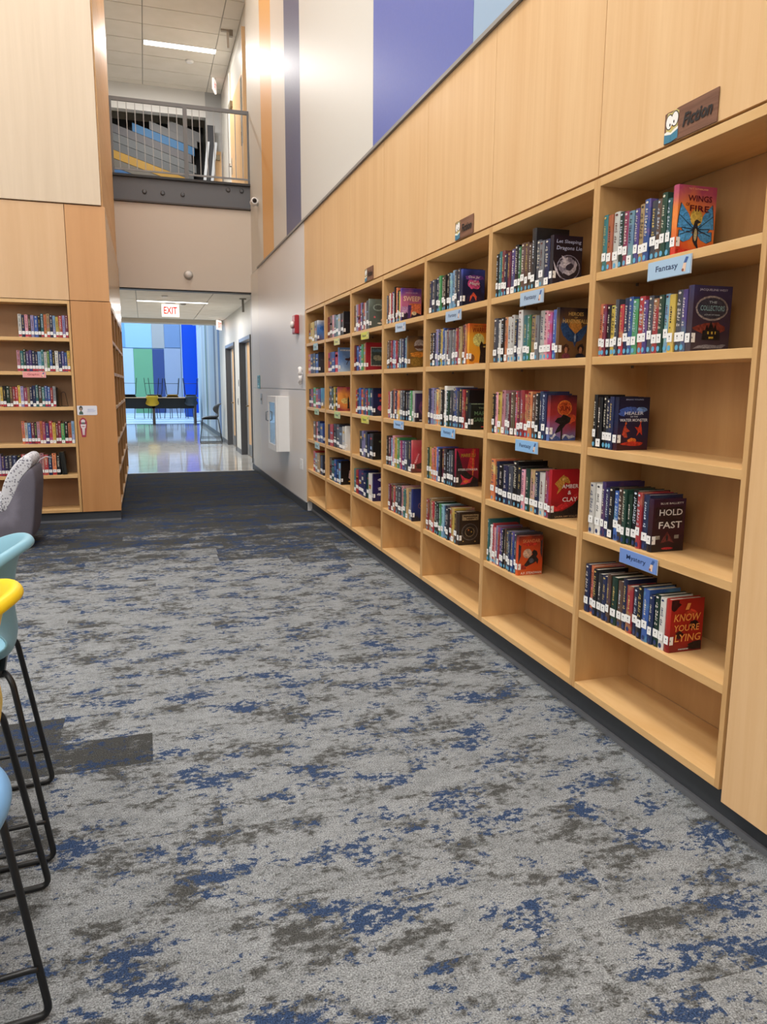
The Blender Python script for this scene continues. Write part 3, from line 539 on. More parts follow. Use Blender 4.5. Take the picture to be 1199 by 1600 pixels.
 (2, 4): ('dark brown book with tan title plate and rings, third right bookcase fifth shelf', ('2a221e', '332820', '3a2e26'), [('a8926c', rect(0.14, 0.76, 0.9, 0.94)), ('5a4630', rect(0.2, 0.86, 0.84, 0.9)), ('5a4630', rect(0.34, 0.79, 0.7, 0.83)), ('6a6460', ell(0.5, 0.4, 0.38, 0.26, 24)), ('2c2420', ell(0.5, 0.4, 0.35, 0.24, 24)), ('8a7a5c', ell(0.5, 0.4, 0.22, 0.15, 20)), ('241c18', ell(0.5, 0.4, 0.19, 0.13, 20)), ('c8763c', ell(0.44, 0.46, 0.04, 0.025)), ('c8a03c', ell(0.58, 0.4, 0.03, 0.02)), ('b89a5c', ell(0.2, 0.12, 0.03, 0.02)), ('b89a5c', ell(0.76, 0.1, 0.03, 0.02))], [], 0.145, 0.205),
 (3, 0): ('purple and coral book with street of rooftops, fourth right bookcase top shelf', ('3c4a90', 'c06a8c', '4c3a90'), [('e07850', rect(0.4, 0.12, 0.98, 0.55)), ('b88cb4', rect(0.02, 0.14, 0.38, 0.45)), zig('2c1c34', 0.08, 0.3, 11, 5), ('f2d0a8', ell(0.64, 0.25, 0.12, 0.06)), ('50306c', [(0.3, 0.1), (0.34, 0.5), (0.5, 0.5), (0.46, 0.1)])], [('SWEEP', 0.52, 0.69, 0.84, 0.15, 'f0d4b0', 0), ('JONATHAN AUXIER', 0.5, 0.86, 0.6, 0.03, 'e0c8d8', 0)], 0.155, 0.235),
 (3, 1): ('brown book with golden beast under a grey moon, fourth right bookcase second shelf', ('6a5024', '7a5a30', '3a2c2a'), [('a89c94', ell(0.6, 0.72, 0.28, 0.18)), ('5a3a2c', blob('x', 0.6, 0.66, 0.3, 0.06, 3)[1]), blob('d0842c', 0.5, 0.42, 0.46, 0.1, 5), blob('8a6a28', 0.5, 0.2, 0.4, 0.16, 9)], [], 0.15, 0.225),
 (3, 2): ('purple and black patterned book, fourth right bookcase third shelf front', ('1c1826', '3a2c50', '2c2240'), [blob('6a3c5c', 0.5, 0.5, 0.36, 0.3, 3), blob('22304c', 0.5, 0.5, 0.22, 0.2, 7), ('c8c4cc', rect(0.2, 0.05, 0.8, 0.08))], [], 0.13, 0.2),
 (3, 3): ('pinkish red book with pale line drawing, fourth right bookcase fourth shelf', ('5a3430', 'c04450', 'd06a6c'), [('e8a8a4', ell(0.66, 0.74, 0.2, 0.13)), ('b03a48', ell(0.66, 0.74, 0.16, 0.1)), ('e8a8a4', ell(0.66, 0.74, 0.1, 0.06)), blob('4a2c28', 0.5, 0.2, 0.4, 0.12, 5), ('e8949a', [(0.1, 0.3), (0.3, 0.6), (0.36, 0.58), (0.2, 0.3)])], [], 0.15, 0.235),
 (3, 4): ('navy book with white moon, front book on fourth right bookcase fifth shelf', ('141a38', '2a3672', '27336c'), [('c8c8c4', ell(0.78, 0.78, 0.2, 0.13)), ('9a6a6a', ell(0.5, 0.48, 0.2, 0.1, 20)), ('27336c', ell(0.5, 0.48, 0.17, 0.085, 20)), ('d07848', blob('x', 0.5, 0.48, 0.08, 0.05, 2)[1]), zig('12142a', 0.1, 0.2, 9, 3)], [], 0.15, 0.235),
 (4, 0): ('grey green book with small flowers, front book on fifth right bookcase top shelf', ('4c5450', '5a645e', '7c8a80'), [('9fb0a4', ell(0.5, 0.72, 0.3, 0.12)), ('5a645e', ell(0.5, 0.72, 0.22, 0.08)), blob('d8b49c', 0.8, 0.3, 0.16, 0.1, 4), blob('c86a70', 0.3, 0.4, 0.06, 0.04, 6), blob('d8d4c4', 0.6, 0.2, 0.2, 0.03, 8)], [], 0.155, 0.245),
 (4, 1): ('dark red book with framed picture label, fifth right bookcase second shelf', ('8c2030', '96242f', '96242f'), [('b8b4a8', rect(0.26, 0.16, 0.98, 0.84)), ('3a4a48', rect(0.29, 0.19, 0.98, 0.81)), ('8f9078', blob('x', 0.64, 0.45, 0.26, 0.12, 3)[1]), ('4a6c80', rect(0.32, 0.66, 0.9, 0.76))], [], 0.16, 0.235),
 (4, 2): ('navy book with red lettering marks, fifth right bookcase third shelf front', ('12182c', '1a2246', '121830'), [('c0403c', rect(0.3, 0.68, 0.9, 0.8)), ('c0403c', rect(0.4, 0.52, 0.86, 0.6)), blob('b03c5c', 0.55, 0.28, 0.3, 0.12, 3)], [], 0.14, 0.23),
 (4, 3): ('black book with faint green ornament, fifth right bookcase fourth shelf', ('101214', '14181a', '121618'), [blob('5a6a4a', 0.5, 0.7, 0.16, 0.05, 3), blob('6a5a4c', 0.6, 0.2, 0.14, 0.06, 4)], [], 0.14, 0.22),
 (4, 4): ('dark purple book with white swirls, front of fifth right bookcase fifth shelf', ('1a1c48', '2a245c', '221c40'), [blob('d8d4dc', 0.55, 0.78, 0.3, 0.07, 3), blob('e0e0e8', 0.55, 0.45, 0.34, 0.09, 5), blob('c8c8d4', 0.45, 0.25, 0.26, 0.06, 7)], [], 0.15, 0.235),
 (5, 0): ('black book with plain front, sixth right bookcase top shelf', ('14161a', '1a1c22', '181a20'), [('33363e', rect(0.1, 0.5, 0.9, 0.53))], [], 0.15, 0.22),
 (5, 1): ('light blue book with dark branch drawing, sixth right bookcase second shelf', ('a8c0d8', '5f86c0', '6a90c8'), [('c8d4e4', rect(0.1, 0.86, 0.9, 0.92)), blob('4a2c34', 0.65, 0.52, 0.24, 0.06, 3), ('3a2430', [(0.5, 0.3), (0.54, 0.3), (0.8, 0.6), (0.74, 0.62)])], [], 0.15, 0.235),
 (5, 2): ('orange sunset book with dark standing figure, sixth right bookcase third shelf', ('8c3440', 'e89a48', 'a0405c'), [('f0c878', ell(0.5, 0.42, 0.3, 0.12)), ('241c24', [(0.62, 0.1), (0.64, 0.5), (0.68, 0.62), (0.74, 0.5), (0.76, 0.1)]), ('3a2030', [(0.8, 0.2), (0.98, 0.3), (0.98, 0.4), (0.82, 0.42)])], [], 0.155, 0.235),
 (5, 3): ('white book with brown and green marks, sixth right bookcase fourth shelf', ('d8d4cc', 'dcdcd8', 'e0e0dc'), [blob('8a4c30', 0.7, 0.3, 0.3, 0.16, 3), blob('4c5c54', 0.4, 0.7, 0.06, 0.04, 4), blob('6a4c7c', 0.7, 0.75, 0.08, 0.05, 5)], [], 0.14, 0.235),
 (5, 4): ('black book with pale figure and gold, sixth right bookcase fifth shelf', ('0e0e12', '121216', '101014'), [('c8a8a4', [(0.5, 0.3), (0.56, 0.6), (0.66, 0.62), (0.72, 0.4), (0.66, 0.2)]), ('b03a44', ell(0.76, 0.45, 0.06, 0.06)), ('d0a03c', ell(0.62, 0.14, 0.14, 0.03))], [], 0.15, 0.235),
 (6, 0): ('white topped book with blue splash, farthest right bookcase top shelf', ('5a4048', '4a78b8', 'e4e8ec'), [blob('2f64b0', 0.5, 0.62, 0.36, 0.12, 3), blob('8c3c44', 0.7, 0.28, 0.2, 0.14, 4)], [], 0.15, 0.225),
 (6, 1): ('charcoal brown book with plain cover, farthest right bookcase second shelf', ('2c2c32', '37363c', '33323a'), [('4c4a50', rect(0.15, 0.6, 0.85, 0.66))], [], 0.15, 0.225),
 (6, 2): ('blue green book with tan figure, farthest right bookcase third shelf', ('a8884c', '5a94b8', '6aa0c8'), [blob('b89858', 0.6, 0.25, 0.3, 0.2, 3)], [], 0.13, 0.22),
 (6, 3): ('navy blue book with plain cover, farthest right bookcase fourth shelf', ('1c2a5c', '24346c', '2c3c7c'), [('8a94c0', rect(0.2, 0.7, 0.8, 0.75))], [], 0.13, 0.2),
 (6, 4): ('dark slate book with tan band, farthest right bookcase fifth shelf', ('22242c', '2c2c34', '22262e'), [('8c7454', rect(0.1, 0.6, 0.9, 0.7))], [], 0.13, 0.22)}
rb = random.Random(11)
far = MB(); far_cols = []
def front_book(k, r, ynear, z, wbook, h):
    lab, ground, shapes, lines, d, hh = COVERS[(k, r)]
    t = thing('book', lab, 'book', (XF+0.022, ynear+wbook/2, z), -math.pi/2, 'books with their front cover showing on the right bookcases')
    cm, pm = book_meshes(wbook, hh, d)
    cm = cm.copy(); cm.materials.clear(); cm.materials.append(cover_mat(*ground)); link('cover', cm, t); link('page_block', pm, t)
    org = (wbook/2+0.0002, d/2, hh/2)
    if shapes: put_flat('cover_picture', art_mesh([(c, [(min(0.985, max(0.015, u)), min(0.99, max(0.01, v))) for u, v in p]) for c, p in shapes], d, hh, True), FACE_B, org, 0, 0, 0.0003, t)
    for s, u, v, tw, th, col, shear in lines:
        me = text_mesh(s, tw*d, th*hh, plain(col, 0.4), 0.012, shear); o = put_flat('lettering', me, FACE_B, org, (u-0.5)*d, (v-0.5)*hh, 0.0034, t)
    wl_ = min(wbook, 0.026)
    put_flat('call_number_label', sticker_mesh('label', wbook), FACE_Y, (0, -0.0014, 0), 0, 0.047, 0.0002, t)
    me = art_mesh([('f1f1f0', rect(0, 0, 1, 1)), ('55585c', rect(0.1, 0.4, 0.3, 0.6))], 0.016, 0.032); put_flat('call_number_label', me, FACE_B, (wbook/2+0.0002, 0.009, 0.047), 0, 0, 0.0036, t)
    return t
for k in range(7):
    for r, (ys, ye, spines, h) in enumerate(ROWS[k]):
        z = SH[r] + 0.0006; n = len(spines); wf = 0.028 if k < 3 else 0.032
        span = ys - (ye+wf); ws = [rb.uniform(0.75, 1.25) for _ in spines]; tot = sum(ws); yy = ys
        for i, key in enumerate(spines):
            wd = span*ws[i]/tot; hh = h*TALL.get((k, r, i), rb.uniform(0.93, 1.05)); d = rb.uniform(0.135, 0.155)*(1.25 if (k, r, i) in TALL else 1)
            yc = yy - wd/2; yy -= wd; xs = XF + 0.02 + rb.uniform(-0.004, 0.006)
            if k < 4:
                case = ORD[k] + ' right bookcase'
                make_book((xs, yc, z), -math.pi/2, wd*0.97, hh, d, key, '%s book spine, %s from the left on %s shelf of %s' % (NAMES[key], NUM[i], SHN[r], case), 'upright books of the right bookcases', rb, 'dotdark' if k == 0 and r > 2 else 'dot')
            else:
                far.quad_box(xs, xs+d, yc-wd*0.47, yc+wd*0.47, z, z+hh); c = hexmul(Vector(lin(PAL[key])[:3]), rb.uniform(0.5, 1.0)); far_cols += [c]*6
                lz = z+0.035+rb.choice((0, 0.004, 0.012, -0.02)); far.quad_box(xs-0.0008, xs+0.0002, yc-wd*0.46, yc+wd*0.46, lz, lz+0.03); far_cols += [(0.86, 0.86, 0.85, 1)]*6
                for q in range(rb.randint(1, 3)):
                    a = z+hh*rb.uniform(0.35, 0.85); far.quad_box(xs-0.0006, xs+0.0002, yc-wd*0.3, yc+wd*0.3, a, a+rb.uniform(0.008, 0.03)); c2 = hexmul(lin(rb.choice(['d8d2c0', 'c9a03a', 'b03c4c', '88a8d0', '20242c'])), 0.9); far_cols += [c2]*6
        front_book(k, r, ye, z, wf, h)
me = bpy.data.meshes.new('book_rows'); me.from_pydata(far.v, [], far.f); ca = me.color_attributes.new('Col', 'FLOAT_COLOR', 'CORNER')
li = 0
for pi, p in enumerate(me.polygons):
    for _ in range(p.loop_total): ca.data[li].color = far_cols[pi]; li += 1
me.materials.append(VCOL); fo = link('book_rows', me); tag(fo, 'small distant upright books in the three farthest right bookcases', 'books', kind='stuff')
# tall books standing behind smaller front ones (second case top and fourth, third case third shelf)
def extra_book(y, z, w, h, d, ground, label, x=0.024, shapes=()):
    t = thing('book', label, 'book', (XF+x, y, z), -math.pi/2, 'books with their front cover showing on the right bookcases')
    cm, pm = book_meshes(w, h, d); cm = cm.copy(); cm.materials.clear(); cm.materials.append(cover_mat(*ground)); link('cover', cm, t); link('page_block', pm, t)
    if shapes: put_flat('cover_picture', art_mesh(shapes, d, h), FACE_B, (w/2+0.0002, d/2, h/2), 0, 0, 0.0003, t)
    return t

# ------------------------------------------------------------------ genre signs on the shelf edges, fiction signs
def shelf_sign(y0, y1, z0, z1, col, text, label, group, tcol='20335e', icon=True, frame='x', at=XF):
    w_, h_ = abs(y1-y0), z1-z0
    if frame == 'x': t = thing('shelf_sign', label, 'sign', (at-0.005, (y0+y1)/2, z0), -math.pi/2, group)
    else: t = thing('shelf_sign', label, 'sign', ((y0+y1)/2, at-0.005, z0), 0, group)
    MB().quad_box(-w_/2, w_/2, -0.0012, 0.0012, 0, h_).build('card', plain(col, 0.4), t)
    MB().quad_box(-w_/2-0.003, w_/2+0.003, 0.0013, 0.003, -0.002, h_+0.001).build('holder', plain('c9cdd2', 0.15), t)
    put_flat('lettering', text_mesh(text, w_*0.52, h_*0.42, plain(tcol, 0.5), 0.01), FACE_Y, (0, -0.0013, 0), -w_*0.04, h_*0.5, 0.0004, t)
    if icon:
        me = art_mesh([('e8c8b0', [(0.1, 0.1), (0.6, 0), (0.7, 0.6), (0.3, 0.6)]), ('3c5f9c', [(0.3, 0.6), (0.7, 0.6), (0.95, 0.95), (0.6, 1.0)]), ('8a4c3c', ell(0.25, 0.15, 0.15, 0.1))], w_*0.16, h_*0.8)
        put_flat('icon', me, FACE_Y, (0, -0.0013, 0), w_*0.38, h_*0.5, 0.0004, t)
    return t
G_ = 'genre signs clipped to the right shelves'
ss = [(2.205, 2.434, 1.885, 1.948, 'a9c6e0', 'Fantasy', 'pale blue card sign reading Fantasy on nearest right bookcase'),
      (2.27, 2.50, 0.805, 0.862, '6f8fd0', 'Mystery', 'mid blue card sign reading Mystery on nearest right bookcase'),
      (3.205, 3.43, 1.888, 1.950, 'a9c0d8', 'Fantasy', 'pale blue card sign under top shelf of second right bookcase'),
      (3.20, 3.425, 1.175, 1.232, '8cbbe8', 'Fantasy', 'light blue card sign under third shelf of second right bookcase'),
      (4.165, 4.40, 1.885, 1.945, 'a9c0d8', 'Fantasy', 'pale blue card sign under top shelf of third right bookcase'),
      (4.22, 4.44, 1.178, 1.236, '8cbbe8', 'Fantasy', 'light blue card sign under third shelf of third right bookcase'),
      (5.16, 5.38, 1.885, 1.945, 'b4c6da', 'Fantasy', 'small pale blue sign under top shelf of fourth right bookcase'),
      (5.18, 5.40, 1.178, 1.236, '9cc0e8', 'Fantasy', 'small light blue sign under third shelf of fourth right bookcase'),
      (6.09, 6.31, 1.88, 1.94, 'd2cf4a', 'Humor', 'small yellow sign under top shelf of fifth right bookcase'),
      (6.08, 6.30, 1.175, 1.235, 'd2cf4a', 'Humor', 'small yellow sign under third shelf of fifth right bookcase'),
      (7.07, 7.28, 1.88, 1.94, 'd6d488', 'Humor', 'small yellow sign under top shelf of sixth right bookcase'),
      (7.06, 7.28, 1.175, 1.235, 'b9cf8a', 'Humor', 'small yellow green sign under third shelf of sixth right bookcase'),
      (8.02, 8.23, 1.87, 1.94, 'a4c4c8', 'Drama', 'small grey blue sign under top shelf of farthest right bookcase'),
      (8.0, 8.2, 1.175, 1.235, 'a8c8a0', 'Drama', 'small green sign under third shelf of farthest right bookcase'),
      (7.98, 8.2, 0.80, 0.865, 'a4c4c8', 'Drama', 'small grey blue sign under fourth shelf of farthest right bookcase')]
for a in ss: shelf_sign(*a, group=G_)
def fiction_sign(y0, y1, label):
    w_ = y1-y0; h_ = 0.104; t = thing('fiction_sign', label, 'sign', (1.7985, (y0+y1)/2, 2.345), -math.pi/2, 'wood print fiction signs above the right bookcases')
    MB().prism([(-w_/2, 0), (w_/2, 0), (w_/2, h_), (-w_*0.18, h_), (-w_*0.24, h_*1.0), (-w_*0.3, h_*0.97), (-w_*0.44, h_*0.99), (-w_/2, h_*0.96)], -0.0014, 0.0014, 'y').build('board', wood('sign_wood_print', '5c3a2c', '8c6450', 0.4, (6, 6, 90)), t)
    def q(a, b): return (a, b)
    me = art_mesh([('c9bd78', [(0.04, 0.3), (0.26, 0.3), (0.28, 0.9), (0.22, 0.98), (0.14, 0.93), (0.06, 0.96), (0.03, 0.8)]), ('33251c', ell(0.095, 0.66, 0.078, 0.25)), ('33251c', ell(0.205, 0.7, 0.078, 0.25)), ('f4f2ee', ell(0.095, 0.66, 0.064, 0.215)), ('f4f2ee', ell(0.205, 0.7, 0.064, 0.215)), ('1a1a1c', ell(0.112, 0.56, 0.013, 0.05)), ('1a1a1c', ell(0.188, 0.62, 0.013, 0.05)), ('d8a83c', [(0.13, 0.5), (0.17, 0.5), (0.15, 0.4)]), ('f0efe8', [(0.01, 0.36), (0.07, 0.38), (0.14, 0.3), (0.21, 0.38), (0.28, 0.42), (0.28, 0.05), (0.01, 0.05)]), ('3c7f9c', [(0.01, 0.02), (0.14, 0.0), (0.28, 0.06), (0.28, 0.34), (0.14, 0.24), (0.01, 0.3)]), ('2c647e', [(0.138, 0.0), (0.146, 0.0), (0.146, 0.24), (0.138, 0.24)])], w_, h_)
    put_flat('picture', me, FACE_Y, (0, -0.0015, h_/2), 0, 0, 0.0003, t)
    put_flat('lettering', text_mesh('Fiction', w_*0.55, h_*0.42, plain('171417', 0.5), 0.03, 0.3), FACE_Y, (0, -0.0015, h_/2), w_*0.14, 0.0, 0.002, t)
fiction_sign(2.133, 2.395, 'wood print sign reading Fiction above nearest right bookcase')
fiction_sign(4.026, 4.284, 'wood print sign reading Fiction above third right bookcase')
fiction_sign(5.968, 6.208, 'wood print sign reading Fiction above fifth right bookcase')

# ------------------------------------------------------------------ left tower with its bookcases
LY = 8.65
tw = struct(box('wall_tower', -2.85, -0.62, 8.98, 13.30, 0.0, 8.7, WHITEP))
box('core', -0.62, -0.345, 8.70, 13.30, 2.36, 8.69, WOOD, tw)
box('core', -2.85, -0.62, 8.69, 8.98, 2.36, 8.69, WOOD, tw)
box('core', -0.7, -0.62, 8.68, 8.98, 0.11, 2.36, WOOD, tw)
box('wood_panel', -2.85, -0.708, LY, 8.69, 2.352, 3.302, wood('pink_maple_veneer', 'cba47a', 'd9b58c', 0.4, (9, 9, 0.6)), tw, 0.001)
box('wood_panel', -0.702, -0.312, LY, 8.70, 2.352, 3.302, wood('honey_veneer', 'c08d5c', 'cf9c6a', 0.4, (9, 9, 0.6)), tw, 0.001)
box('wood_panel', -0.702, -0.304, LY, 8.68, 0.108, 2.345, SIDEW, tw, 0.001)
box('wood_panel', -2.85, -1.75, LY-0.012, 8.69, 3.314, 8.68, PALE, tw, 0.001)
box('wood_panel', -1.746, -0.345, LY-0.012, 8.69, 3.314, 8.68, PALE, tw, 0.001)
for a in (8.70, 10.19, 11.68):
    box('wood_panel', -0.345, -0.33, a+0.002, a+1.486 if a < 11 else 13.29, 3.31, 8.68, WOODH, tw)
    box('wood_panel', -0.345, -0.312, a+0.002, a+1.486 if a < 11 else 13.14, 2.36, 3.304, plain('c9a67c', 0.26, name='glossy_maple'), tw)
box('kick_board', -2.85, -0.31, LY+0.02, 8.98, 0.0, 0.105, DARK, tw); box('kick_board', -0.62, -0.335, 8.98, 13.13, 0.0, 0.105, DARK, tw)
box('kick_strip', -2.85, -0.31, LY+0.008, LY+0.02, 0.0, 0.02, plain('6d7076', 0.4), tw)
LSH = [1.965, 1.615, 1.247, 0.857, 0.52]
def left_case(x0, x1, label):
    t = thing('bookcase', label, 'bookcase', ((x0+x1)/2, LY, 0), group='bookcases in the left tower front'); hx = (x1-x0)/2
    def part(n, a, b, y0, y1, z0, z1, m): return MB().quad_box(-(b-a)/2, (b-a)/2, -(y1-y0)/2, (y1-y0)/2, -(z1-z0)/2, (z1-z0)/2).build(n, m, t, ((a+b)/2, (y0+y1)/2, (z0+z1)/2), 0.0012)
    part('side_panel', -hx, -hx+0.024, 0, 0.325, 0.108, 2.345, PLY); part('side_panel', hx-0.024, hx, 0, 0.325, 0.108, 2.345, PLY)
    part('back_panel', -hx+0.024, hx-0.024, 0.3, 0.325, 0.14, 2.31, wood('brown_maple_back', '9c7a5c', 'b08c68', 0.5, (8, 8, 1)))
    part('top_panel', -hx+0.024, hx-0.024, 0, 0.3, 2.312, 2.345, PLYX); part('bottom_panel', -hx+0.024, hx-0.024, 0, 0.3, 0.108, 0.14, PLYX)
    for z in LSH: part('shelf', -hx+0.025, hx-0.025, 0.002, 0.3, z-0.036, z, PLYX)
left_case(-1.74, -0.708, 'maple bookcase facing the room beside the plain end panel of left tower')
left_case(-2.79, -1.745, 'maple bookcase at the outer left of the tower front')
LROWS = [(-1.215, -0.738, 'WNIFLBKTOUNSYRLC', 0.23, 'UNUSED'), (-1.25, -0.738, 'ITDPPNNSTWGBKWNPBY', 0.215, ''), (-1.70, -0.90, 'EGRLBWOTWYKDFRRYLMUNNTFTBBRH', 0.215, ''), (-1.255, -0.738, 'OWBCDIOMPRYCRGKOS', 0.23, ''), (-1.70, -0.90, 'NSBRTLPNENKRGNKRIRNOK', 0.225, '')]
for r, (xa, xb, spines, h, _) in enumerate(LROWS):
    ws = [rb.uniform(0.8, 1.2) for _ in spines]; tot = sum(ws); xx = xa
    for i, key in enumerate(spines):
        wd = (xb-xa)*ws[i]/tot; xc = xx+wd/2; xx += wd
        make_book((xc, LY+0.018+rb.uniform(-0.003, 0.006), LSH[r]+0.0006), 0, wd*0.96, h*rb.uniform(0.92, 1.06), rb.uniform(0.135, 0.16), key, '%s book spine, %s from the left on %s shelf of left bookcase' % (NAMES[key], NUM[i] if i < 24 else ['twenty-fifth', 'twenty-sixth', 'twenty-seventh', 'twenty-eighth', 'twenty-ninth'][i-24], SHN[r]), 'upright books of the left bookcase', rb, 'dotred' if rb.random() < 0.7 else None, lab_z=0.032 if rb.random() < 0.7 else 0.01, printed=(wd > 0.02))
def bookend(x, z, label, lean=0.0, hgt=0.2, wid=0.1):
    t = thing('bookend', label, 'bookend', (x, LY+0.06, z+0.0004), 0, 'black metal bookends of the left bookcase'); t.rotation_euler = (0, lean, 0)
    MB().quad_box(-0.0015, 0.0015, 0, 0.14, 0, hgt).build('upright_plate', BLACKM, t, bevel=0.0008); MB().quad_box(-0.002, wid, 0, 0.14, 0, 0.0018).build('base_plate', BLACKM, t)
bookend(-0.893, LSH[2], 'black metal bookend closing third shelf row of left bookcase', 0, 0.2, 0.03)
t = thing('book_stand', 'black wire book holder standing on third shelf of left bookcase', 'bookend', (-0.82, LY+0.06, LSH[2]+0.005)); MB().tube([(-0.03, 0, 0), (-0.03, 0, 0.14), (-0.02, 0, 0.15), (0.0, 0, 0.15), (0.01, 0, 0.14), (0.03, 0.0, 0.004)], 0.003, 6).build('wire', BLACKM, t); MB().quad_box(-0.03, 0.03, -0.003, 0.09, -0.001, 0.001).build('foot_plate', BLACKM, t)
t = thing('book', 'black book leaning at right end of fifth shelf of left bookcase', 'book', (-0.862, LY+0.03, LSH[4]+0.0045)); t.rotation_euler = (0, math.radians(-5), 0)
cm, pm = book_meshes(0.05, 0.24, 0.16); c = link('cover', cm, t); c.color = lin('1a1e1e'); link('page_block', pm, t)
shelf_sign(-1.20, -0.983, 1.553, 1.612, 'e89a98', 'Graphic', 'pink sign under second shelf of left bookcase', None, '8c2c34', True, 'y', LY)
# side bookcases facing the aisle
SD = [8.70, 9.72, 10.83, 11.95, 13.08]
for k in range(4):
    y0, y1 = SD[k], SD[k+1]; t = thing('bookcase', 'empty side bookcase of the left tower, %s from the carpet aisle end' % ['first', 'second', 'third', 'fourth'][k], 'bookcase', (-0.31, (y0+y1)/2, 0), group='side bookcases of the left tower'); hy = (y1-y0)/2
    def part(n, x0, x1, a, b, z0, z1, m): return MB().quad_box(-(x1-x0)/2, (x1-x0)/2, -(b-a)/2, (b-a)/2, -(z1-z0)/2, (z1-z0)/2).build(n, m, t, ((x0+x1)/2, (a+b)/2, (z0+z1)/2), 0.0012)
    part('side_panel', -0.3, 0, -hy, -hy+0.022, 0.108, 2.345, PLY); part('side_panel', -0.3, 0, hy-0.022, hy, 0.108, 2.345, PLY)
    part('back_panel', -0.3, -0.28, -hy+0.022, hy-0.022, 0.14, 2.31, wood('side_back', '8f6a44', 'a57c52', 0.5, (8, 8, 1)))
    part('top_panel', -0.28, 0, -hy+0.022, hy-0.022, 2.312, 2.345, PLYH); part('bottom_panel', -0.28, 0, -hy+0.022, hy-0.022, 0.108, 0.14, PLYH)
    for z in LSH: part('shelf', -0.28, -0.002, -hy+0.023, hy-0.023, z-0.036, z, PLYH)
# notices on the end panel
t = thing('notice_card', 'white card with small portrait on left tower end panel', 'card', (-0.597, LY-0.0015, 1.160)); MB().prism([(-0.1, 0.005), (-0.09, 0), (0.09, 0), (0.1, 0.008), (0.1, 0.09), (0.094, 0.1), (-0.1, 0.1)], -0.0008, 0.0008, 'y').build('card', plain('dfe0ea', 0.4), t)
put_flat('picture', art_mesh([('3c4444', ell(0.5, 0.72, 0.3, 0.27)), ('9a8478', ell(0.5, 0.6, 0.18, 0.2)), ('4a6258', [(0.15, 0.05), (0.85, 0.05), (0.8, 0.3), (0.62, 0.42), (0.38, 0.42), (0.2, 0.3)])], 0.06, 0.098), FACE_Y, (0, -0.0009, 0), -0.062, 0.05, 0.0003, t)
put_flat('printed_lines', art_mesh([('a8b4dc', rect(0, 0.2, 0.9, 0.28)), ('a8b4dc', rect(0.1, 0.45, 1, 0.53)), ('a8b4dc', rect(0.1, 0.7, 0.8, 0.78))], 0.09, 0.05), FACE_Y, (0, -0.0009, 0), 0.04, 0.05, 0.0003, t)
t = thing('cutout_decoration', 'small red edged paper cutout of standing figure on left tower end panel', 'decoration', (-0.645, LY-0.0015, 0.925)); MB().prism([(-0.02, 0), (0.02, 0), (0.036, 0.12), (0.04, 0.16), (0.025, 0.195), (0, 0.21), (-0.025, 0.195), (-0.04, 0.16), (-0.036, 0.12)], -0.0008, 0.0008, 'y').build('card', plain('a03048', 0.4), t)
put_flat('picture', art_mesh([('d8ccd0', ell(0.5, 0.82, 0.3, 0.1)), ('5a6c6c', ell(0.5, 0.72, 0.26, 0.05)), ('dcd4d8', [(0.2, 0.45), (0.8, 0.45), (0.9, 0.66), (0.1, 0.66)]), ('a03048', rect(0.3, 0.52, 0.7, 0.56)), ('dcd0d4', [(0.36, 0.08), (0.48, 0.08), (0.52, 0.45), (0.3, 0.45)]), ('dcd0d4', [(0.54, 0.08), (0.64, 0.08), (0.7, 0.45), (0.53, 0.45)])], 0.07, 0.2), FACE_Y, (0, -0.0009, 0), 0, 0.105, 0.0003, t)

# ------------------------------------------------------------------ opening header, balcony
YB = 13.15
hw = struct(box('wall_header', -0.345, 1.86, YB, YB+0.25, 3.03, 4.345, plain('d8cdc0', 0.45, name='warm_white_paint')))
box('track_seal', -0.33, 1.86, YB+0.03, YB+0.22, 3.012, 3.03, plain('35332f', 0.5), hw)
wc = struct(box('wall_corner', 1.86, 2.3, YB+0.0, YB+0.45, 3.0, 8.7, plain('dcd8cc', 0.4)))
bal = struct(box('floor_balcony', -2.6, 2.3, YB+0.06, 20.0, 4.42, 4.74, plain('a8a6a2', 0.6)))
beam = thing('balcony_beam', 'dark grey steel channel beam under the balcony railing', 'beam', (0.76, YB-0.02, 4.35))
MB().quad_box(-1.10, 1.10, 0.03, 0.05, 0, 0.39).build('web', STEEL, beam); MB().quad_box(-1.10, 1.10, -0.02, 0.05, 0.0, 0.022).build('bottom_flange', plain('4a4442', 0.5), beam)
MB().quad_box(-1.10, 1.10, -0.02, 0.09, 0.375, 0.41).build('top_flange', plain('2f3135', 0.5), beam)
for bx in (-0.62, -0.34, -0.03, 0.7, 0.92): MB().lathe([(0.036, 0.03), (0.036, 0.018), (0.02, 0.012)], 14, (bx, 0.0, 0.17 if bx < 0.5 else 0.3), 'y').build('bolt', plain('585b60', 0.4, 0.3), beam)
rail = thing('balcony_railing', 'grey steel balcony railing with thin vertical balusters', 'railing', (0.76, YB+0.05, 4.76))
GR = plain('6e7175', 0.45)
MB().quad_box(-1.12, 1.10, -0.02, 0.02, 1.085, 1.14).build('top_rail', GR, rail); MB().quad_box(-1.08, 1.06, -0.012, 0.012, 0.07, 0.095).build('bottom_rail', plain('8d8f92', 0.5), rail)
for x in (-1.09, 0.05, 1.07): MB().quad_box(x-0.032, x+0.032, -0.03, 0.03, 0, 1.13).build('post', GR, rail)
bmm = MB().quad_box(-0.006, 0.006, -0.006, 0.006, 0, 1.0).mesh('baluster', plain('a3a6a8', 0.4))
for a, b, n in ((-1.09, 0.05, 9), (0.05, 1.07, 9)):
    for i in range(1, n+0 if b < 1 else n): 
        o = link('baluster', bmm, rail, (a+(b-a)*i/(n), 0, 0.09))
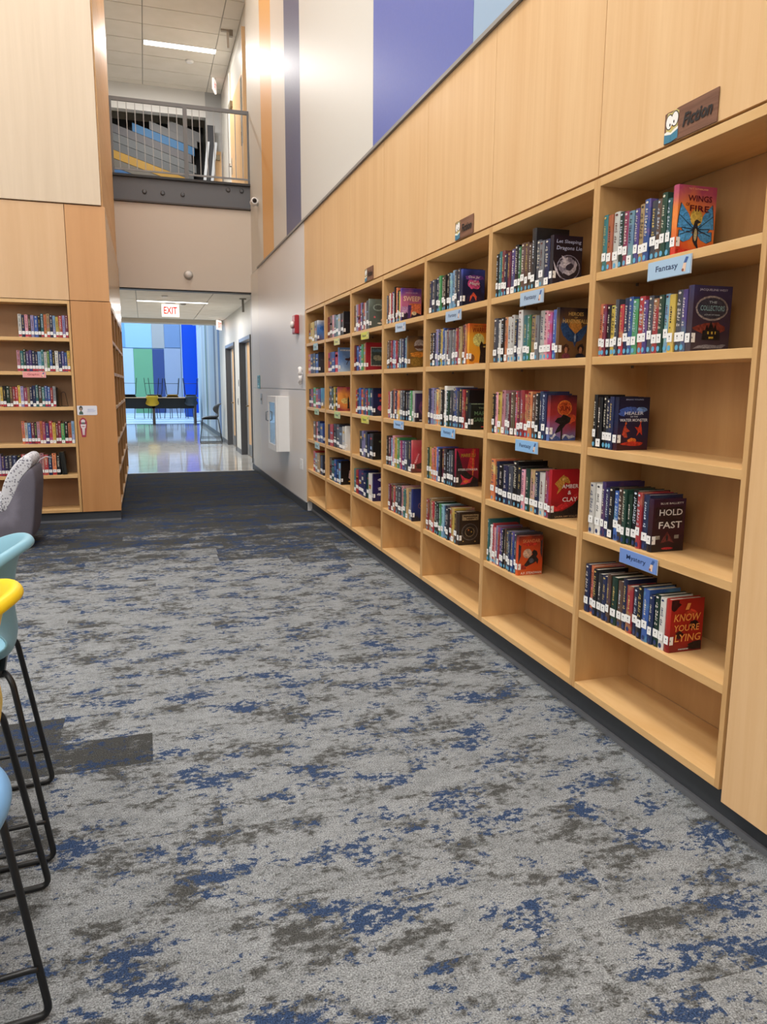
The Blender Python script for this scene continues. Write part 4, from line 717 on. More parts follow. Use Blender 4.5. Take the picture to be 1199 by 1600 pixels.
# upper corridor
uw = struct(box('wall_upper_right', 1.9, 2.1, YB+0.45, 20.0, 4.74, 7.9, plain('dad6cd', 0.45)))
uc = struct(box('ceiling_upper', -2.6, 2.3, YB+0.0, 20.0, 7.83, 7.95, plain('8f8c86', 0.8)))
def ceil_tiles(parent, xs, ys, z, th=0.012, gap=0.016):
    for a, b in zip(xs[:-1], xs[1:]):
        for c, d in zip(ys[:-1], ys[1:]):
            box('ceiling_tile', a+gap/2, b-gap/2, c+gap/2, d-gap/2, z, z+th, CEIL, parent)
ys = [13.15, 13.80] + [14.46+0.664*i for i in range(9)]
ceil_tiles(uc, [-2.43, -1.09, 0.25, 1.585, 1.9], ys, 7.80)
box('ceiling_grid', -2.6, 1.9, 13.15, 19.9, 7.812, 7.83, plain('a9a6a0', 0.6), uc)
def linear_lamp(x0, x1, y, z, w_, label):
    t = thing('linear_light', label, 'ceiling light', ((x0+x1)/2, y, z)); h = (x1-x0)/2
    MB().quad_box(-h, h, -w_/2, w_/2, -0.012, 0).build('housing', WHITE, t); MB().quad_box(-h+0.01, h-0.01, -w_/2+0.008, w_/2-0.008, -0.016, -0.012).build('diffuser', emit('fffdf8', 5.0), t)
linear_lamp(0.27, 1.6, 15.85, 7.80, 0.2, 'bright linear ceiling light above the balcony')
t = thing('smoke_detector', 'white round detector on ceiling above the balcony', 'smoke detector', (1.14, 16.45, 7.80)); MB().lathe([(0.05, -0.04), (0.075, -0.03), (0.08, 0.0)], 18).build('body', WHITE, t)
# far wall of the upper corridor with its dark opening and coloured boards
FY = 18.0
fw = struct(box('wall_upper_far', 1.55, 1.9, FY, FY+0.2, 4.74, 7.82, plain('a9abac', 0.5))); 
box('header', -2.6, 1.55, FY, FY+0.2, 7.28, 7.82, plain('d4d4d2', 0.5), fw); box('dark_backing', -2.6, 1.55, FY+0.7, FY+0.75, 4.74, 7.28, plain('0d0e12', 0.8), fw)
bd = thing('board_wall', 'slanting grey, blue and yellow boards in dark opening behind balcony', 'wall feature', (0.0, FY+0.35, 4.76))
cols = ['646567', '646567', '22689c', '55555a', '585d60', '4e5357', 'a07a14', '5a564e', '1a568c', '55545e', '4c5252', '4a5056', '505459']
for i, cc in enumerate(cols):
    x0 = {0: 0.75, 1: 0.36, 2: 0.0}.get(i, -0.9); x1 = 1.44 - 0.04*((i*5) % 4) - 0.025*i
    sl = -0.30; zt = 2.72-0.18*i        # height of the board's upper edge at x = 0
    a0, a1 = zt+sl*x0, zt+sl*x1; hgt = 0.172 if i > 0 else 0.2
    if a1-hgt < 0.02:
        x1 = min(x1, (zt-hgt-0.02)/0.30)
        a1 = zt+sl*x1
    if x1-x0 < 0.1: continue
    MB().prism([(x0, a0-hgt), (x1, a1-hgt), (x1, a1), (x0, a0)], -0.02+0.004*(i % 3), 0.03, 'y').build('board', plain(cc, 0.5), bd)
for i in range(3): MB().prism([(x_ := 1.0+0.0, 1.4-0.5*i), (1.12, 1.36-0.5*i), (1.12, 1.5-0.5*i), (1.02, 1.55-0.5*i)], 0.04, 0.06, 'y').build('board', plain('4c5056', 0.5), bd)
st = thing('stair_stringers', 'pair of slanting pale metal bars behind the balcony railing', 'metal bars', (1.36, FY-0.25, 4.76))
for dx in (0.0, 0.16): MB().prism([(-0.06+dx, 0.0), (0.0+dx, 0.0), (0.24+dx, 1.95), (0.18+dx, 1.95)], -0.02, 0.02, 'y').build('bar', plain('b8bec4', 0.35), st)
MB().prism([(0.0, 0.0), (0.12, 0.0), (0.36, 1.95), (0.36, 2.3), (0.18, 2.3), (0.18, 1.95)], 0.02, 0.05, 'y').build('dark_panel', plain('1e2128', 0.5), st)
# doors on the upper corridor wall
def upper_door(n, y0, y1):
    d = struct(thing('door_%d' % n, None, None, (1.9, (y0+y1)/2, 4.74))); w_ = (y1-y0)/2
    MB().quad_box(-0.05, 0.0, -w_, w_, 0, 2.12).build('door_leaf', WOOD, d, bevel=0.002)
    MB().quad_box(-0.06, 0.0, -w_-0.06, -w_, 0, 2.75).build('door_frame', plain('cfae84', 0.4), d); MB().quad_box(-0.06, 0.0, w_, w_+0.06, 0, 2.75).build('door_frame', plain('e9e4d8', 0.4), d)
    MB().quad_box(-0.02, 0.0, -w_, w_, 2.12, 2.75).build('transom_panel', plain('bdbab2', 0.3), d)
    MB().quad_box(-0.056, -0.05, -w_+0.12, -w_+0.32, 0.95, 2.05).build('pane', plain('7d8480', 0.1), d)
    MB().quad_box(-0.10, -0.05, w_-0.42, w_-0.12, 2.0, 2.10).build('door_closer', plain('8f8672', 0.4, 0.5), d)
    MB().tube([(-0.05, w_-0.1, 1.0), (-0.11, w_-0.1, 1.0), (-0.11, w_-0.25, 1.0)], 0.014, 8).build('door_handle', plain('b8b8b4', 0.25, 0.9), d); MB().quad_box(-0.056, -0.05, w_-0.14, w_-0.06, 0.85, 1.15).build('lock_plate', plain('b8b8b4', 0.3, 0.8), d)
upper_door(1, 14.0, 15.95)
d = struct(thing('door_2', None, None, (1.79, FY, 4.74))); MB().quad_box(-0.08, 0.08, -0.05, -0.005, 0, 1.85).build('door_leaf', WOOD, d); MB().quad_box(-0.11, -0.08, -0.06, -0.005, 0, 1.88).build('door_frame', plain('cfae84', 0.4), d)
MB().quad_box(-0.06, 0.04, -0.1, -0.05, 1.66, 1.76).build('door_closer', plain('8f8672', 0.4, 0.5), d); MB().lathe([(0.02, -0.05), (0.03, -0.07), (0.02, -0.09)], 10, (-0.04, 0, 0.5), 'y').build('door_handle', plain('b8b8b4', 0.25, 0.9), d)
def exit_sign(loc, rz, label, w_=0.34, h_=0.24, double=True, lit=0.75):
    t = thing('exit_sign', label, 'exit sign', loc, rz); MB().quad_box(-w_/2, w_/2, -0.02, 0.02, -h_, -0.03).build('housing', emit('fff4ea', lit, 'lit_sign_face'), t, bevel=0.004)
    MB().quad_box(-0.09, 0.09, -0.03, 0.03, -0.03, 0.0).build('mount', WHITE, t)
    for fr, yy in ((FACE_Y, -0.0205),): put_flat('lettering', text_mesh('EXIT', w_*0.76, (h_-0.03)*0.56, emit('d8201c', 0.55, 'red_letters'), 0.02), fr, (0, yy, -0.03-(h_-0.03)/2), 0, 0, 0.0008, t)
    return t
exit_sign((0.55, 15.5, 3.05), 0, 'lit white EXIT sign with red letters hanging in corridor', 0.33, 0.27)
exit_sign((1.80, 19.0, 3.05), math.radians(68), 'EXIT sign seen edge on beside the corridor doors', 0.33, 0.25)
exit_sign((1.68, 17.2, 7.80), math.radians(75), 'EXIT sign seen edge on beyond the balcony', 0.3, 0.25)
t = thing('wall_sconce_arm', 'small pale hanging bracket near ceiling above balcony doors', 'bracket', (1.72, 14.9, 7.80)); MB().quad_box(-0.12, 0.05, -0.03, 0.03, -0.03, 0).build('plate', plain('a39c92', 0.4), t); MB().quad_box(-0.02, 0.02, -0.02, 0.02, -0.3, -0.03).build('drop', plain('cfc8be', 0.4), t); MB().quad_box(0.03, 0.09, -0.04, 0.04, -0.1, -0.0).build('mount_box', plain('8f877c', 0.4), t)

# fixtures on header and right wall
t = thing('emergency_light', 'round white dome fixture on the wall above the corridor opening', 'wall fixture', (0.775, YB, 3.27)); MB().lathe([(0.075, 0.0), (0.07, -0.03), (0.055, -0.035)], 22, (0, 0, 0), 'y').build('ring', plain('b5b0aa', 0.4), t); MB().lathe([(0.055, -0.035), (0.05, -0.06), (0.03, -0.08), (0.01, -0.085)], 22, (0, 0, 0), 'y').build('dome', WHITE, t)
t = thing('security_camera', 'small white security camera on right wall near balcony corner', 'camera', (1.82, 12.3, 4.29)); MB().lathe([(0.05, 0), (0.05, -0.03), (0.03, -0.04)], 16, (0, 0, 0), 'x').build('base', WHITE, t); MB().lathe([(0.045, -0.13), (0.055, -0.11), (0.055, 0.02)], 16, (-0.07, 0, 0.0), 'y').build('housing', WHITE, t); MB().lathe([(0.02, -0.142), (0.035, -0.13)], 14, (-0.07, 0, 0), 'y').build('lens', plain('111114', 0.15), t)
t = thing('fire_alarm', 'red fire alarm strobe on grey wall beside farthest bookcase', 'fire alarm', (1.8, 9.12, 2.10))
MB().quad_box(-0.055, 0, -0.09, 0.09, 0, 0.22).build('housing', plain('a5202c', 0.35), t, bevel=0.012); MB().lathe([(0.04, 0.0), (0.035, -0.03), (0.015, -0.04)], 16, (-0.055, 0.0, 0.11), 'x').build('strobe_lens', plain('f0ece8', 0.15), t); MB().quad_box(-0.075, -0.05, 0.02, 0.07, 0.07, 0.15).build('horn', plain('8c1822', 0.4), t, bevel=0.004)
t = thing('wall_ornament', 'curly white ornament hanging on the wall edge beside farthest bookcase', 'ornament', (1.798, 8.86, 1.50))
MB().tube([(-0.03, 0.02*math.sin(i*1.3), 0.0+i*0.018) for i in range(12)], [0.01+0.02*abs(math.sin(i*1.1)) for i in range(12)], 8).build('carving', plain('e9e6e6', 0.4), t)
MB().tube([(-0.012, 0.05*math.cos(i*0.9)*(i/10), 0.1+0.05*math.sin(i*0.9)*(i/10)) for i in range(11)], 0.006, 6).build('scroll', plain('dfdcdf', 0.4), t)
cb = thing('extinguisher_cabinet', 'white wall cabinet with glass door on grey wall', 'cabinet', (1.8, 10.13, 0.62))
MB().quad_box(-0.15, 0, -0.34, -0.32, 0, 0.72).build('side', WHITE, cb); MB().quad_box(-0.15, 0, 0.32, 0.34, 0, 0.72).build('side', WHITE, cb); MB().quad_box(-0.15, 0, -0.32, 0.32, 0.70, 0.72).build('top', WHITE, cb); MB().quad_box(-0.15, 0, -0.32, 0.32, 0, 0.02).build('bottom', WHITE, cb); MB().quad_box(-0.01, -0.002, -0.32, 0.32, 0.02, 0.70).build('back', WHITE, cb)
df = MB().quad_box(-0.175, -0.152, -0.34, -0.26, 0, 0.72).quad_box(-0.175, -0.152, 0.26, 0.34, 0, 0.72).quad_box(-0.175, -0.152, -0.26, 0.26, 0.64, 0.72).quad_box(-0.175, -0.152, -0.26, 0.26, 0, 0.08).build('door', WHITE, cb)
MB().quad_box(-0.166, -0.160, -0.26, 0.26, 0.08, 0.64).build('pane', plain('6e8798', 0.06), df); MB().tube([(-0.175, 0.29, 0.38), (-0.205, 0.29, 0.39), (-0.205, 0.29, 0.5), (-0.175, 0.29, 0.51)], 0.008, 8).build('handle', plain('8d98a4', 0.3, 0.6), df)
t = thing('wall_sign', 'teal strip sign with dark symbols on right wall near corridor corner', 'sign', (1.799, 12.45, 1.43)); MB().quad_box(-0.01, 0, -0.13, 0.13, 0, 0.21).build('plate', plain('4fa3b0', 0.35), t, bevel=0.003)
put_flat('symbols', art_mesh([('1f4a50', ell(0.5, 0.85, 0.25, 0.1)), ('1c3a3c', [(0.3, 0.4), (0.7, 0.45), (0.6, 0.7), (0.35, 0.68)]), ('d6ecee', rect(0.2, 0.1, 0.8, 0.22))], 0.25, 0.2), FACE_X, (-0.01, 0, 0.105), 0, 0, 0.0006, t)
for n_, (y_, z_, h_) in enumerate(((12.2, 1.18, 0.17),)):
    t = thing('light_switch', 'narrow grey switch plate on right wall below teal sign', 'switch', (1.799, y_, z_)); MB().quad_box(-0.006, 0, -0.07, 0.07, 0, h_).build('plate', plain('a9a7a4', 0.3, 0.4), t); MB().quad_box(-0.014, -0.006, -0.008, 0.008, 0.06, 0.10).build('toggle', plain('55565a', 0.4), t)
t = thing('power_outlet', 'white outlet cover low on right wall beside farthest bookcase', 'outlet', (1.799, 8.98, 0.47)); MB().quad_box(-0.006, 0, -0.08, 0.08, 0, 0.13).build('plate', WHITE, t, bevel=0.002); MB().quad_box(-0.008, -0.006, -0.016, 0.016, 0.02, 0.055).build('socket', plain('d8d6d2', 0.4), t); MB().quad_box(-0.008, -0.006, -0.016, 0.016, 0.075, 0.11).build('socket', plain('d8d6d2', 0.4), t)

# ------------------------------------------------------------------ lower corridor
CP = plain('d9d7d0', 0.4)
cw = struct(box('wall_corridor_right', 1.95, 2.3, YB+0.25, 14.45, 0, 3.15, CP)); box('pier', 1.95, 2.3, 16.2, 17.15, 0, 3.15, CP, cw); box('pier', 1.95, 2.3, 19.0, 20.6, 0, 3.15, CP, cw)
box('lintel', 1.95, 2.3, 14.45, 16.2, 2.42, 3.15, CP, cw); box('lintel', 1.95, 2.3, 17.15, 19.0, 2.42, 3.15, CP, cw)
box('jamb_end', 1.86, 1.95, YB+0.20, YB+0.26, 0, 3.0, plain('c9c7c2', 0.4), cw)
struct(box('baseboard_corridor', 1.935, 1.95, 16.26, 17.09, 0, 0.1, plain('6c6d70', 0.5))); struct(box('baseboard_corridor_near', 1.935, 1.95, YB+0.27, 14.39, 0, 0.1, plain('6c6d70', 0.5))); struct(box('baseboard_corridor_far', 1.935, 1.95, 19.06, 20.6, 0, 0.1, plain('6c6d70', 0.5)))
for n, (a, b) in enumerate(((14.45, 16.2), (17.15, 19.0))):
    d = struct(thing('door_%d' % (n+3), None, None, (1.95, (a+b)/2, 0))); w_ = (b-a)/2; fm = plain('4b4d52', 0.45)
    MB().quad_box(-0.02, 0.13, w_-0.06, w_, 0, 2.42).build('door_frame', fm, d); MB().quad_box(-0.02, 0.1, -w_, -w_+0.06, 0, 2.42).build('door_frame', fm, d); MB().quad_box(-0.02, 0.26, -w_+0.06, w_-0.06, 2.35, 2.42).build('door_frame', plain('6f7f9c', 0.4), d)
    MB().quad_box(0.11, 0.15, -w_+0.06, w_-0.33, 0.01, 2.34).build('door_leaf', WOOD, d, bevel=0.002); MB().quad_box(0.11, 0.15, w_-0.32, w_-0.065, 0.01, 2.34).build('side_light', plain('b9bcc0', 0.2), d)
    MB().quad_box(0.105, 0.11, -w_+0.08, w_-0.35, 0.02, 0.25).build('kick_plate', plain('a3a4a4', 0.3, 0.7), d)
    MB().tube([(0.11, w_-0.42, 1.05), (0.06, w_-0.42, 1.05), (0.06, w_-0.54, 1.05)], 0.012, 8).build('door_handle', plain('7a6a50', 0.3, 0.7), d)
struct(box('wall_corridor_left', -2.8, -2.6, YB+0.15, 41.0, 0, 9.2, CP))
struct(box('wall_room_behind_doors', 2.3, 2.4, YB, 20.6, 0, 8.0, CP))
cc_ = struct(box('ceiling_corridor', -2.6, 1.95, YB+0.25, 19.6, 3.09, 3.2, plain('9c9a94', 0.8)))
box('ceiling_grid', -2.6, 1.95, YB+0.25, 19.6, 3.064, 3.088, plain('b5b2aa', 0.6), cc_)
ceil_tiles(cc_, [-2.6, -1.36, -0.07, 1.22, 1.95], [13.4, 13.9]+[14.45+0.6*i for i in range(9)], 3.05)
struct(box('wall_corridor_header', -2.6, 2.3, 19.6, 20.0, 2.97, 4.45, plain('c6beb0', 0.5)))
struct(box('wall_atrium_near', -2.6, 2.3, 19.8, 20.0, 4.74, 9.2, CP))
linear_lamp(-0.07, 1.25, 15.25, 3.05, 0.14, 'bright linear light across the corridor ceiling behind EXIT sign')
for i, (x, y_) in enumerate(((0.42, 14.3), (0.8, 15.6))):
    t = thing('smoke_detector', ['small white ceiling detector nearest the corridor opening', 'small grey ceiling sprinkler plate beside corridor light'][i], 'smoke detector', (x, y_, 3.05)); MB().lathe([(0.035, -0.03), (0.055, -0.018), (0.06, 0)], 16).build('body', WHITE if i == 0 else plain('8f8d88', 0.4), t)
for y_, lb in ((15.3, 'grey wall bracket hanging near corridor ceiling above first door'),):
    t = thing('door_bracket', lb, 'bracket', (1.80, 14.3, 3.05)); MB().quad_box(-0.02, 0.02, -0.02, 0.02, -0.24, 0).build('bar', plain('9a9890', 0.4), t); MB().quad_box(-0.06, 0.06, -0.04, 0.04, -0.02, 0).build('plate', plain('a8a69e', 0.4), t)
for i, (y_, z_) in enumerate(((16.5, 1.45), (16.7, 1.05), (13.9, 1.45))):
    t = thing('wall_plate', ['small grey sign plate between the two corridor doors', 'small light plate low between the two corridor doors', 'small grey plate on the corridor wall before first door'][i], 'plate', (1.949, y_, z_)); MB().quad_box(-0.008, 0, -0.05, 0.05, 0, 0.14).build('plate', plain('8d8f94', 0.4), t, bevel=0.002); MB().quad_box(-0.01, -0.008, -0.03, 0.03, 0.04, 0.1).build('insert', plain('3c3e44', 0.4), t)

# ------------------------------------------------------------------ atrium beyond
LB = plain('b5d4f0', 0.35)
af = struct(box('floor_atrium', -2.6, 6.5, 29.2, 41.0, -0.12, 0.0, plain('8fb4d8', 0.15)))
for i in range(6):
    a = 29.35+i*1.75; box('pale_floor_band', -2.6, 2.6, a, a+1.25, 0.0, 0.012+0.004*i, plain('d8ecfa', 0.3), af)  # wide pale bands laid across the flat floor
aw = struct(box('wall_atrium_far', -2.6, 6.5, 40.6, 41.0, 0, 9.2, LB))
for x0, x1, z0, z1, c in ((-2.6, -0.46, 0, 3.24, 'c9e0f2'), (-0.46, 0.46, 0, 3.22, '7cb88c'), (0.46, 1.03, 0, 3.22, '40538c'), (1.03, 1.86, 0, 3.28, 'a9b4cc'),
                          (-2.6, -0.83, 3.3, 9.1, '7fb6ee'), (-0.83, 0.46, 3.28, 9.1, 'a9d4f6'), (0.46, 1.07, 3.28, 9.1, 'b8b6b4'), (1.07, 1.86, 3.32, 9.1, '7f9ac4')):
    box('wall_panel', x0+0.004, x1-0.004, 40.52, 40.6, z0, z1, plain(c, 0.4), aw)
box('wall_panel', 1.9, 2.9, 39.9, 40.5, 0, 9.1, plain('1252d8', 0.3), aw); box('wall_panel', 1.88, 1.9, 39.85, 40.5, 0, 9.1, plain('d8e8f6', 0.3), aw)
box('column', 2.42, 2.55, 36.5, 36.7, 0, 9.1, plain('c4d8ea', 0.3), aw); box('wall_panel', 2.56, 3.2, 37.0, 37.2, 0, 3.9, plain('1a4cb8', 0.3), aw); box('wall_panel', 2.3, 3.2, 37.0, 37.2, 4.2, 9.1, plain('8ba4cc', 0.3), aw)
struct(box('wall_atrium_side', 6.5, 6.7, 29.0, 41.0, 0, 9.2, LB)); struct(box('ceiling_atrium', -2.8, 6.7, 19.8, 41.2, 9.2, 9.4, plain('d8e4f0', 0.6)))
struct(box('wall_atrium_close', 2.3, 6.5, 29.5, 29.7, 0, 9.2, LB))
# striped acoustic panels on the right of the corridor end
sp = struct(box('wall_atrium_right', 2.02, 2.3, 20.6, 29.5, 0, 9.1, plain('b9c4d2', 0.5)))
yy = 20.62
for wd, c in ((0.62, '5d74a6'), (0.5, '6c86b8'), (0.72, 'd2d4d8'), (0.55, '6e7890'), (1.0, 'bccbe0'), (0.75, 'c3d0e2'), (0.5, 'd8dee2'), (0.5, 'a9b6c8'), (0.45, '6f8a80'), (0.9, 'ccdcec'), (0.6, 'b9c8da'), (0.5, 'd5e0ea'), (1.75, 'c2d6ec')):
    box('wall_panel', 2.0, 2.02, yy+0.003, yy+wd-0.003, 0.12, 3.5, plain(c, 0.45), sp); yy += wd
struct(box('baseboard_atrium', 1.985, 2.0, 20.6, 29.4, 0, 0.12, plain('5d646c', 0.5)))
t = thing('banner', 'narrow white and red banner on a pole in the blue atrium', 'banner', (2.12, 31.0, 0.0)); MB().prism([(-0.05, 0.6), (0.09, 0.6), (0.1, 2.2), (-0.04, 2.2)], -0.01, 0.01, 'y').build('red_cloth', plain('c0545c', 0.6), t); MB().prism([(-0.04, 2.2), (0.1, 2.2), (0.08, 3.2), (-0.06, 3.6)], -0.01, 0.01, 'y').build('white_cloth', plain('e6ecf4', 0.6), t); MB().tube([(0.0, 0.02, 0.03), (0.0, 0.02, 3.5)], 0.015, 8).build('pole', plain('8d98a4', 0.4), t); MB().lathe([(0.2, 0.0), (0.2, 0.02), (0.03, 0.05)], 16).build('base', plain('5d646c', 0.4), t)

# ------------------------------------------------------------------ stools
def shell_mesh(mat):
    prof = [(-0.43, 0.600, 0.36), (-0.425, 0.628, 0.38), (-0.39, 0.640, 0.40), (-0.25, 0.634, 0.43), (-0.12, 0.632, 0.43), (-0.035, 0.64, 0.43), (0.014, 0.672, 0.42), (-0.002, 0.76, 0.35), (0.004, 0.85, 0.355), (0.02, 0.935, 0.395), (0.044, 0.99, 0.435), (0.062, 1.012, 0.455), (0.082, 1.006, 0.47), (0.092, 0.985, 0.475)]
    n = 13; m = MB()
    for i, (x, z, w_) in enumerate(prof):
        u = i/(len(prof)-1); back = max(0, min(1, (z-0.66)/0.25)); seatk = 1-back
        for j in range(n):
            v = -1+2*j/(n-1); a = abs(v)
            xx = x - back*0.16*a**2.2; zz = z + seatk*0.055*a**3.5*(1 if i > 2 else 0.3) - back*0.07*a**3
            if i >= 11: xx -= 0.0
            e = max(0, (a-0.8)/0.2)
            ww = w_/2 + (0.018*e*back if i < 12 else 0)
            m.v.append((xx, v*ww, zz - 0.012*e*e*back))
    for i in range(len(prof)-1):
        for j in range(n-1):
            a = i*n+j; m.f.append((a, a+1, a+n+1, a+n)); m.m.append(0); m.smooth.append(True)
    return m.mesh('seat_shell', mat)
def corner_path(pts, r=0.03, n=4):
    out = [Vector(pts[0])]
    for i in range(1, len(pts)-1):
        p = Vector(pts[i]); a = (Vector(pts[i-1])-p).normalized(); b = (Vector(pts[i+1])-p).normalized(); s_, e = p+a*r, p+b*r
        for k in range(n+1):
            t_ = k/n; out.append((1-t_)**2*s_+2*(1-t_)*t_*p+t_*t_*e)
    out.append(Vector(pts[-1])); return out
_stool = {}
def stool(loc, rz, col, label, group, flip=False):
    t = thing('bar_stool', label, 'stool', loc, rz, group)
    if flip: t.rotation_euler = Matrix(Matrix.Rotation(rz, 4, 'Z') @ Matrix.Rotation(math.pi, 4, 'X')).to_euler()
    if 'legs' not in _stool:
        for s_ in (-1, 1):
            pts = [(-0.02, s_*0.17, 0.615), (-0.0, s_*0.20, 0.60), (0.085, s_*0.255, 0.009), (-0.47, s_*0.255, 0.009), (-0.40, s_*0.20, 0.60), (-0.37, s_*0.17, 0.615)]
            _stool['leg%d' % s_] = MB().tube(corner_path(pts), 0.0095, 8).mesh('sled_leg', BLACKM)
            _stool['bar%d' % s_] = MB().tube(corner_path([(0.067, s_*0.252, 0.135), (0.05, s_*0.252, 0.137), (-0.455, s_*0.252, 0.135)], 0.01), 0.0075, 8).mesh('side_rung', BLACKM)
            _stool['glide%d' % s_] = MB().quad_box(-0.03, 0.03, s_*0.255-0.006, s_*0.255+0.006, 0.0, 0.005).mesh('glide', plain('8f8a80', 0.5))
        _stool['foot'] = MB().tube([(-0.452, -0.245, 0.2), (-0.452, 0.245, 0.2)], 0.0085, 8).mesh('foot_rest', BLACKM); _stool['cross'] = MB().quad_box(-0.37, -0.02, -0.17, 0.17, 0.60, 0.622).mesh('seat_plate', BLACKM); _stool['legs'] = 1
    if col not in _stool: _stool[col] = shell_mesh(plain(col, 0.42, name='moulded_plastic'))
    sh = link('seat_shell', _stool[col], t); md = sh.modifiers.new('thick', 'SOLIDIFY'); md.thickness = 0.014; md.offset = -1; sb = sh.modifiers.new('smooth', 'SUBSURF'); sb.levels = 1; sb.render_levels = 2
    for s_ in (-1, 1):
        l = link('sled_leg', _stool['leg%d' % s_], t); link('side_rung', _stool['bar%d' % s_], t)
        if not flip:
            for dx in (-0.4, 0.0): link('glide', _stool['glide%d' % s_], l, (dx, 0, 0))
    link('foot_rest', _stool['foot'], t); link('seat_plate', _stool['cross'], t)
    return t
RZ = math.radians(6.5); GS = 'moulded bar stools along the left edge'
stool((-0.452, 2.61, 0), RZ, '7fb0c4', 'light blue bar stool, farthest of those along left edge', GS)
stool((-0.395, 1.965, 0), RZ, 'ecc918', 'bright yellow bar stool along the left edge', GS)
stool((-0.268, 0.95, 0), RZ, '6fa0d0', 'mid blue bar stool, nearest the camera at left edge', GS)
stool((1.78, 19.72, 0), math.radians(-4), '3d4148', 'charcoal bar stool standing alone in the corridor by the wall', None)

# high table with upturned stools, atrium end
tb = thing('high_table', 'long high table with black front panel at corridor end', 'table', (0.6, 28.9, 0))
MB().quad_box(-1.5, 1.28, -0.44, 0.44, 0.97, 1.0).build('tabletop', plain('c9a884', 0.4), tb, bevel=0.004); MB().quad_box(-1.42, 1.2, -0.22, -0.18, 0.60, 0.969).build('front_panel', plain('1f2126', 0.5), tb)
MB().quad_box(-0.36, -0.26, -0.22, 0.22, 0, 0.969).build('pedestal', plain('6d5c54', 0.5), tb); MB().quad_box(1.12, 1.2, -0.3, 0.3, 0, 0.969).build('pedestal', plain('6d5c54', 0.5), tb); MB().quad_box(-1.42, -1.34, -0.3, 0.3, 0, 0.969).build('pedestal', plain('6d5c54', 0.5), tb)
for x, c, near_, lb in ((0.25, 'd9ac1c', True, 'upturned yellow stool with back hanging in front of high table'), (1.62, '34404e', True, 'upturned dark stool hanging over right end of high table'), (-0.52, '2a2d33', False, 'upturned black stool on left end of high table'), (0.98, 'c8a23c', False, 'upturned ochre stool on far side of high table'), (0.4, '4a5058', False, 'upturned grey stool behind the yellow one on high table')):
    y_ = 28.42 if near_ else 29.38
    stool((x, y_+(0.03 if near_ else -0.03), 1.70), math.radians(-90 if near_ else 90), c, lb, 'stools turned upside down on the high table', flip=True)
# low chairs seen under the table
for i, x in enumerate((-0.35, 0.25, 0.95, 1.6)):
    t = thing('low_chair', ['low black chair leftmost under the far tables', 'low black chair second from left under the far tables', 'low black chair third from left under the far tables', 'low black chair rightmost under the far tables'][i], 'chair', (x+0.1, 33.5, 0.024), 0.3*i, 'low black chairs beyond the high table')
    MB().quad_box(-0.2, 0.2, -0.2, 0.2, 0.42, 0.45).build('seat', BLACKM, t, bevel=0.01); MB().quad_box(-0.2, 0.2, 0.18, 0.2, 0.55, 0.8).build('backrest', BLACKM, t, bevel=0.01)
    for sx in (-1, 1):
        for sy in (-1, 1): MB().tube([(sx*0.17, sy*0.17, 0.42), (sx*0.2, sy*0.2, 0.0)], 0.014, 6).build('leg', BLACKM, t)
        MB().tube([(sx*0.17, 0.19, 0.42), (sx*0.17, 0.19, 0.6)], 0.012, 6).build('back_post', BLACKM, t)
t = thing('waste_bin', 'round blue bin at the foot of the blue atrium wall', 'bin', (1.95, 35.0, 0.026)); MB().lathe([(0.22, 0), (0.25, 0.05), (0.28, 0.5), (0.27, 0.52), (0.25, 0.5)], 20).build('tub', plain('1c4fb0', 0.4), t); MB().lathe([(0.275, 0.52), (0.2, 0.56), (0.05, 0.57)], 20).build('lid', plain('163f8c', 0.4), t)

# ------------------------------------------------------------------ armchair
def fabric(name, c1, c2, scale, rough=0.9, speck=True):
    m, N, L, B = base_mat(name); tc = N.new('ShaderNodeTexCoord'); v = N.new('ShaderNodeTexVoronoi'); v.inputs['Scale'].default_value = scale; L.new(tc.outputs['Object'], v.inputs['Vector'])
    r = N.new('ShaderNodeValToRGB'); r.color_ramp.elements[0].position = 0.28; r.color_ramp.elements[0].color = lin(c1); r.color_ramp.elements[1].position = 0.42; r.color_ramp.elements[1].color = lin(c2); L.new(v.outputs['Distance'], r.inputs['Fac'])
    L.new(r.outputs['Color'], B.inputs['Base Color']); B.inputs['Roughness'].default_value = rough; return m
PAT = fabric('patterned_upholstery', '7c7c88', 'd3d4da', 48); SHF = fabric('plum_grey_upholstery', '63606c', '6b6874', 200)
ac = thing('armchair', 'grey lounge chair with speckled cushion in front of left bookcase', 'armchair', (-1.30, 7.58, 0))
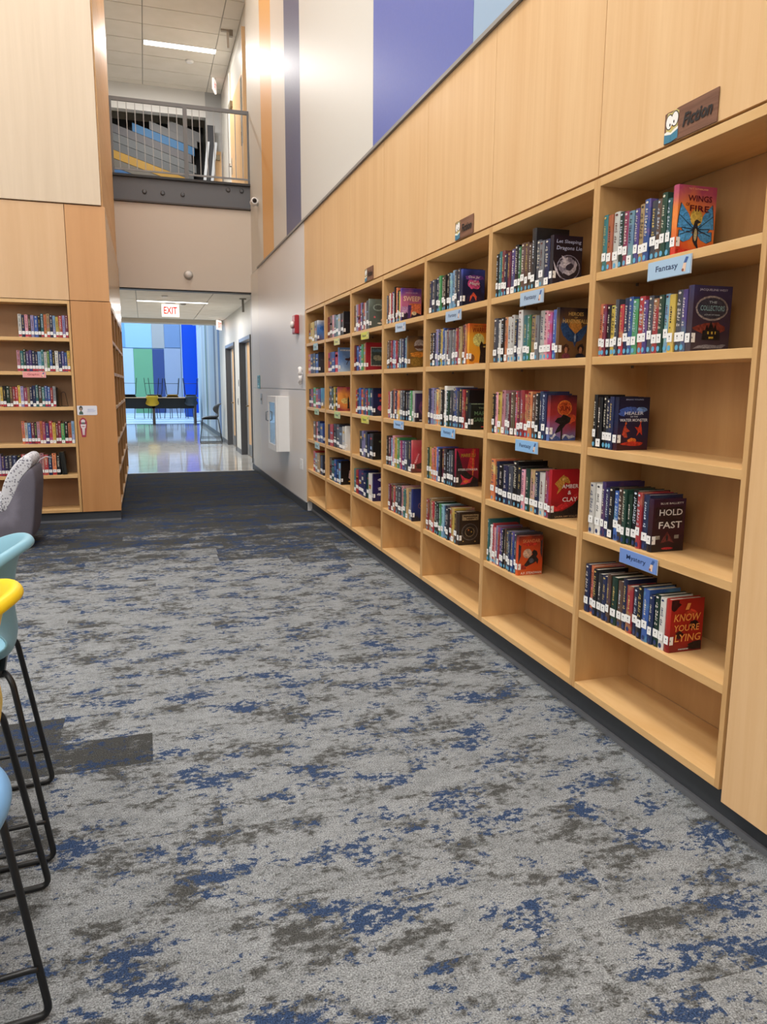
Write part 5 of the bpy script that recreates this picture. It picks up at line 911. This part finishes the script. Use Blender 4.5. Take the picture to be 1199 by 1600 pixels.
def lofted(name, prof, y0, y1, mat, parent, rnd=0.05, steps=7, sub=1):
    """closed side profile (x,z) swept across the width, drawn in at both sides so the edges round over"""
    cx = sum(p[0] for p in prof)/len(prof); cz = sum(p[1] for p in prof)/len(prof); m = MB(); n = len(prof); rings = []
    L_ = y1-y0
    stn = [(0.0, 0.86), (0.25*rnd/L_*1.0, 0.95), (rnd/L_, 1.0)] + [(0.3, 1.0), (0.5, 1.0), (0.7, 1.0)] + [(1-rnd/L_, 1.0), (1-0.25*rnd/L_, 0.95), (1.0, 0.86)]
    for t_, s_ in stn:
        k = 1-(1-s_)*0.5
        for x, z in prof: m.v.append((cx+(x-cx)*k, y0+L_*t_, cz+(z-cz)*k))
    for i in range(len(stn)-1):
        for j in range(n): l = (j+1) % n; m.f.append((i*n+j, i*n+l, (i+1)*n+l, (i+1)*n+j)); m.m.append(0); m.smooth.append(True)
    m.f.append(tuple(reversed(range(n)))); m.f.append(tuple((len(stn)-1)*n+j for j in range(n))); m.m += [0, 0]; m.smooth += [True, True]
    o = m.build(name, mat, parent); sb = o.modifiers.new('smooth', 'SUBSURF'); sb.levels = 1; sb.render_levels = 2; return o
# x measured from the chair's centre (-1.30)
shell = [(0.24, 0.02), (0.285, 0.15), (0.32, 0.47), (0.335, 0.62), (0.325, 0.72), (0.305, 0.765), (0.25, 0.72), (0.20, 0.64), (0.165, 0.54), (0.14, 0.40), (0.10, 0.31), (0.0, 0.26), (-0.2, 0.24), (-0.38, 0.26), (-0.42, 0.2), (-0.36, 0.03), (-0.1, 0.012)]
lofted('shell', shell, -0.30, 0.30, SHF, ac, 0.08)
cush = [(0.285, 0.86), (0.315, 0.82), (0.312, 0.76), (0.25, 0.71), (0.19, 0.62), (0.155, 0.5), (0.125, 0.38), (0.085, 0.31), (0.03, 0.36), (0.018, 0.46), (0.05, 0.6), (0.11, 0.72), (0.18, 0.81), (0.235, 0.855)]
lofted('back_cushion', cush, -0.295, 0.295, PAT, ac, 0.09)
seat = [(0.06, 0.30), (0.045, 0.42), (0.0, 0.465), (-0.1, 0.485), (-0.3, 0.485), (-0.40, 0.45), (-0.42, 0.36), (-0.36, 0.27), (-0.15, 0.25)]
lofted('seat_cushion', seat, -0.29, 0.29, PAT, ac, 0.08)
MB().tube([(0.31+0.0, -0.05, 0.75), (0.35, -0.05, 0.80), (0.40, -0.05, 0.825), (0.45, -0.05, 0.81)], 0.005, 6).build('grab_strap', plain('b8b4bc', 0.6), ac)
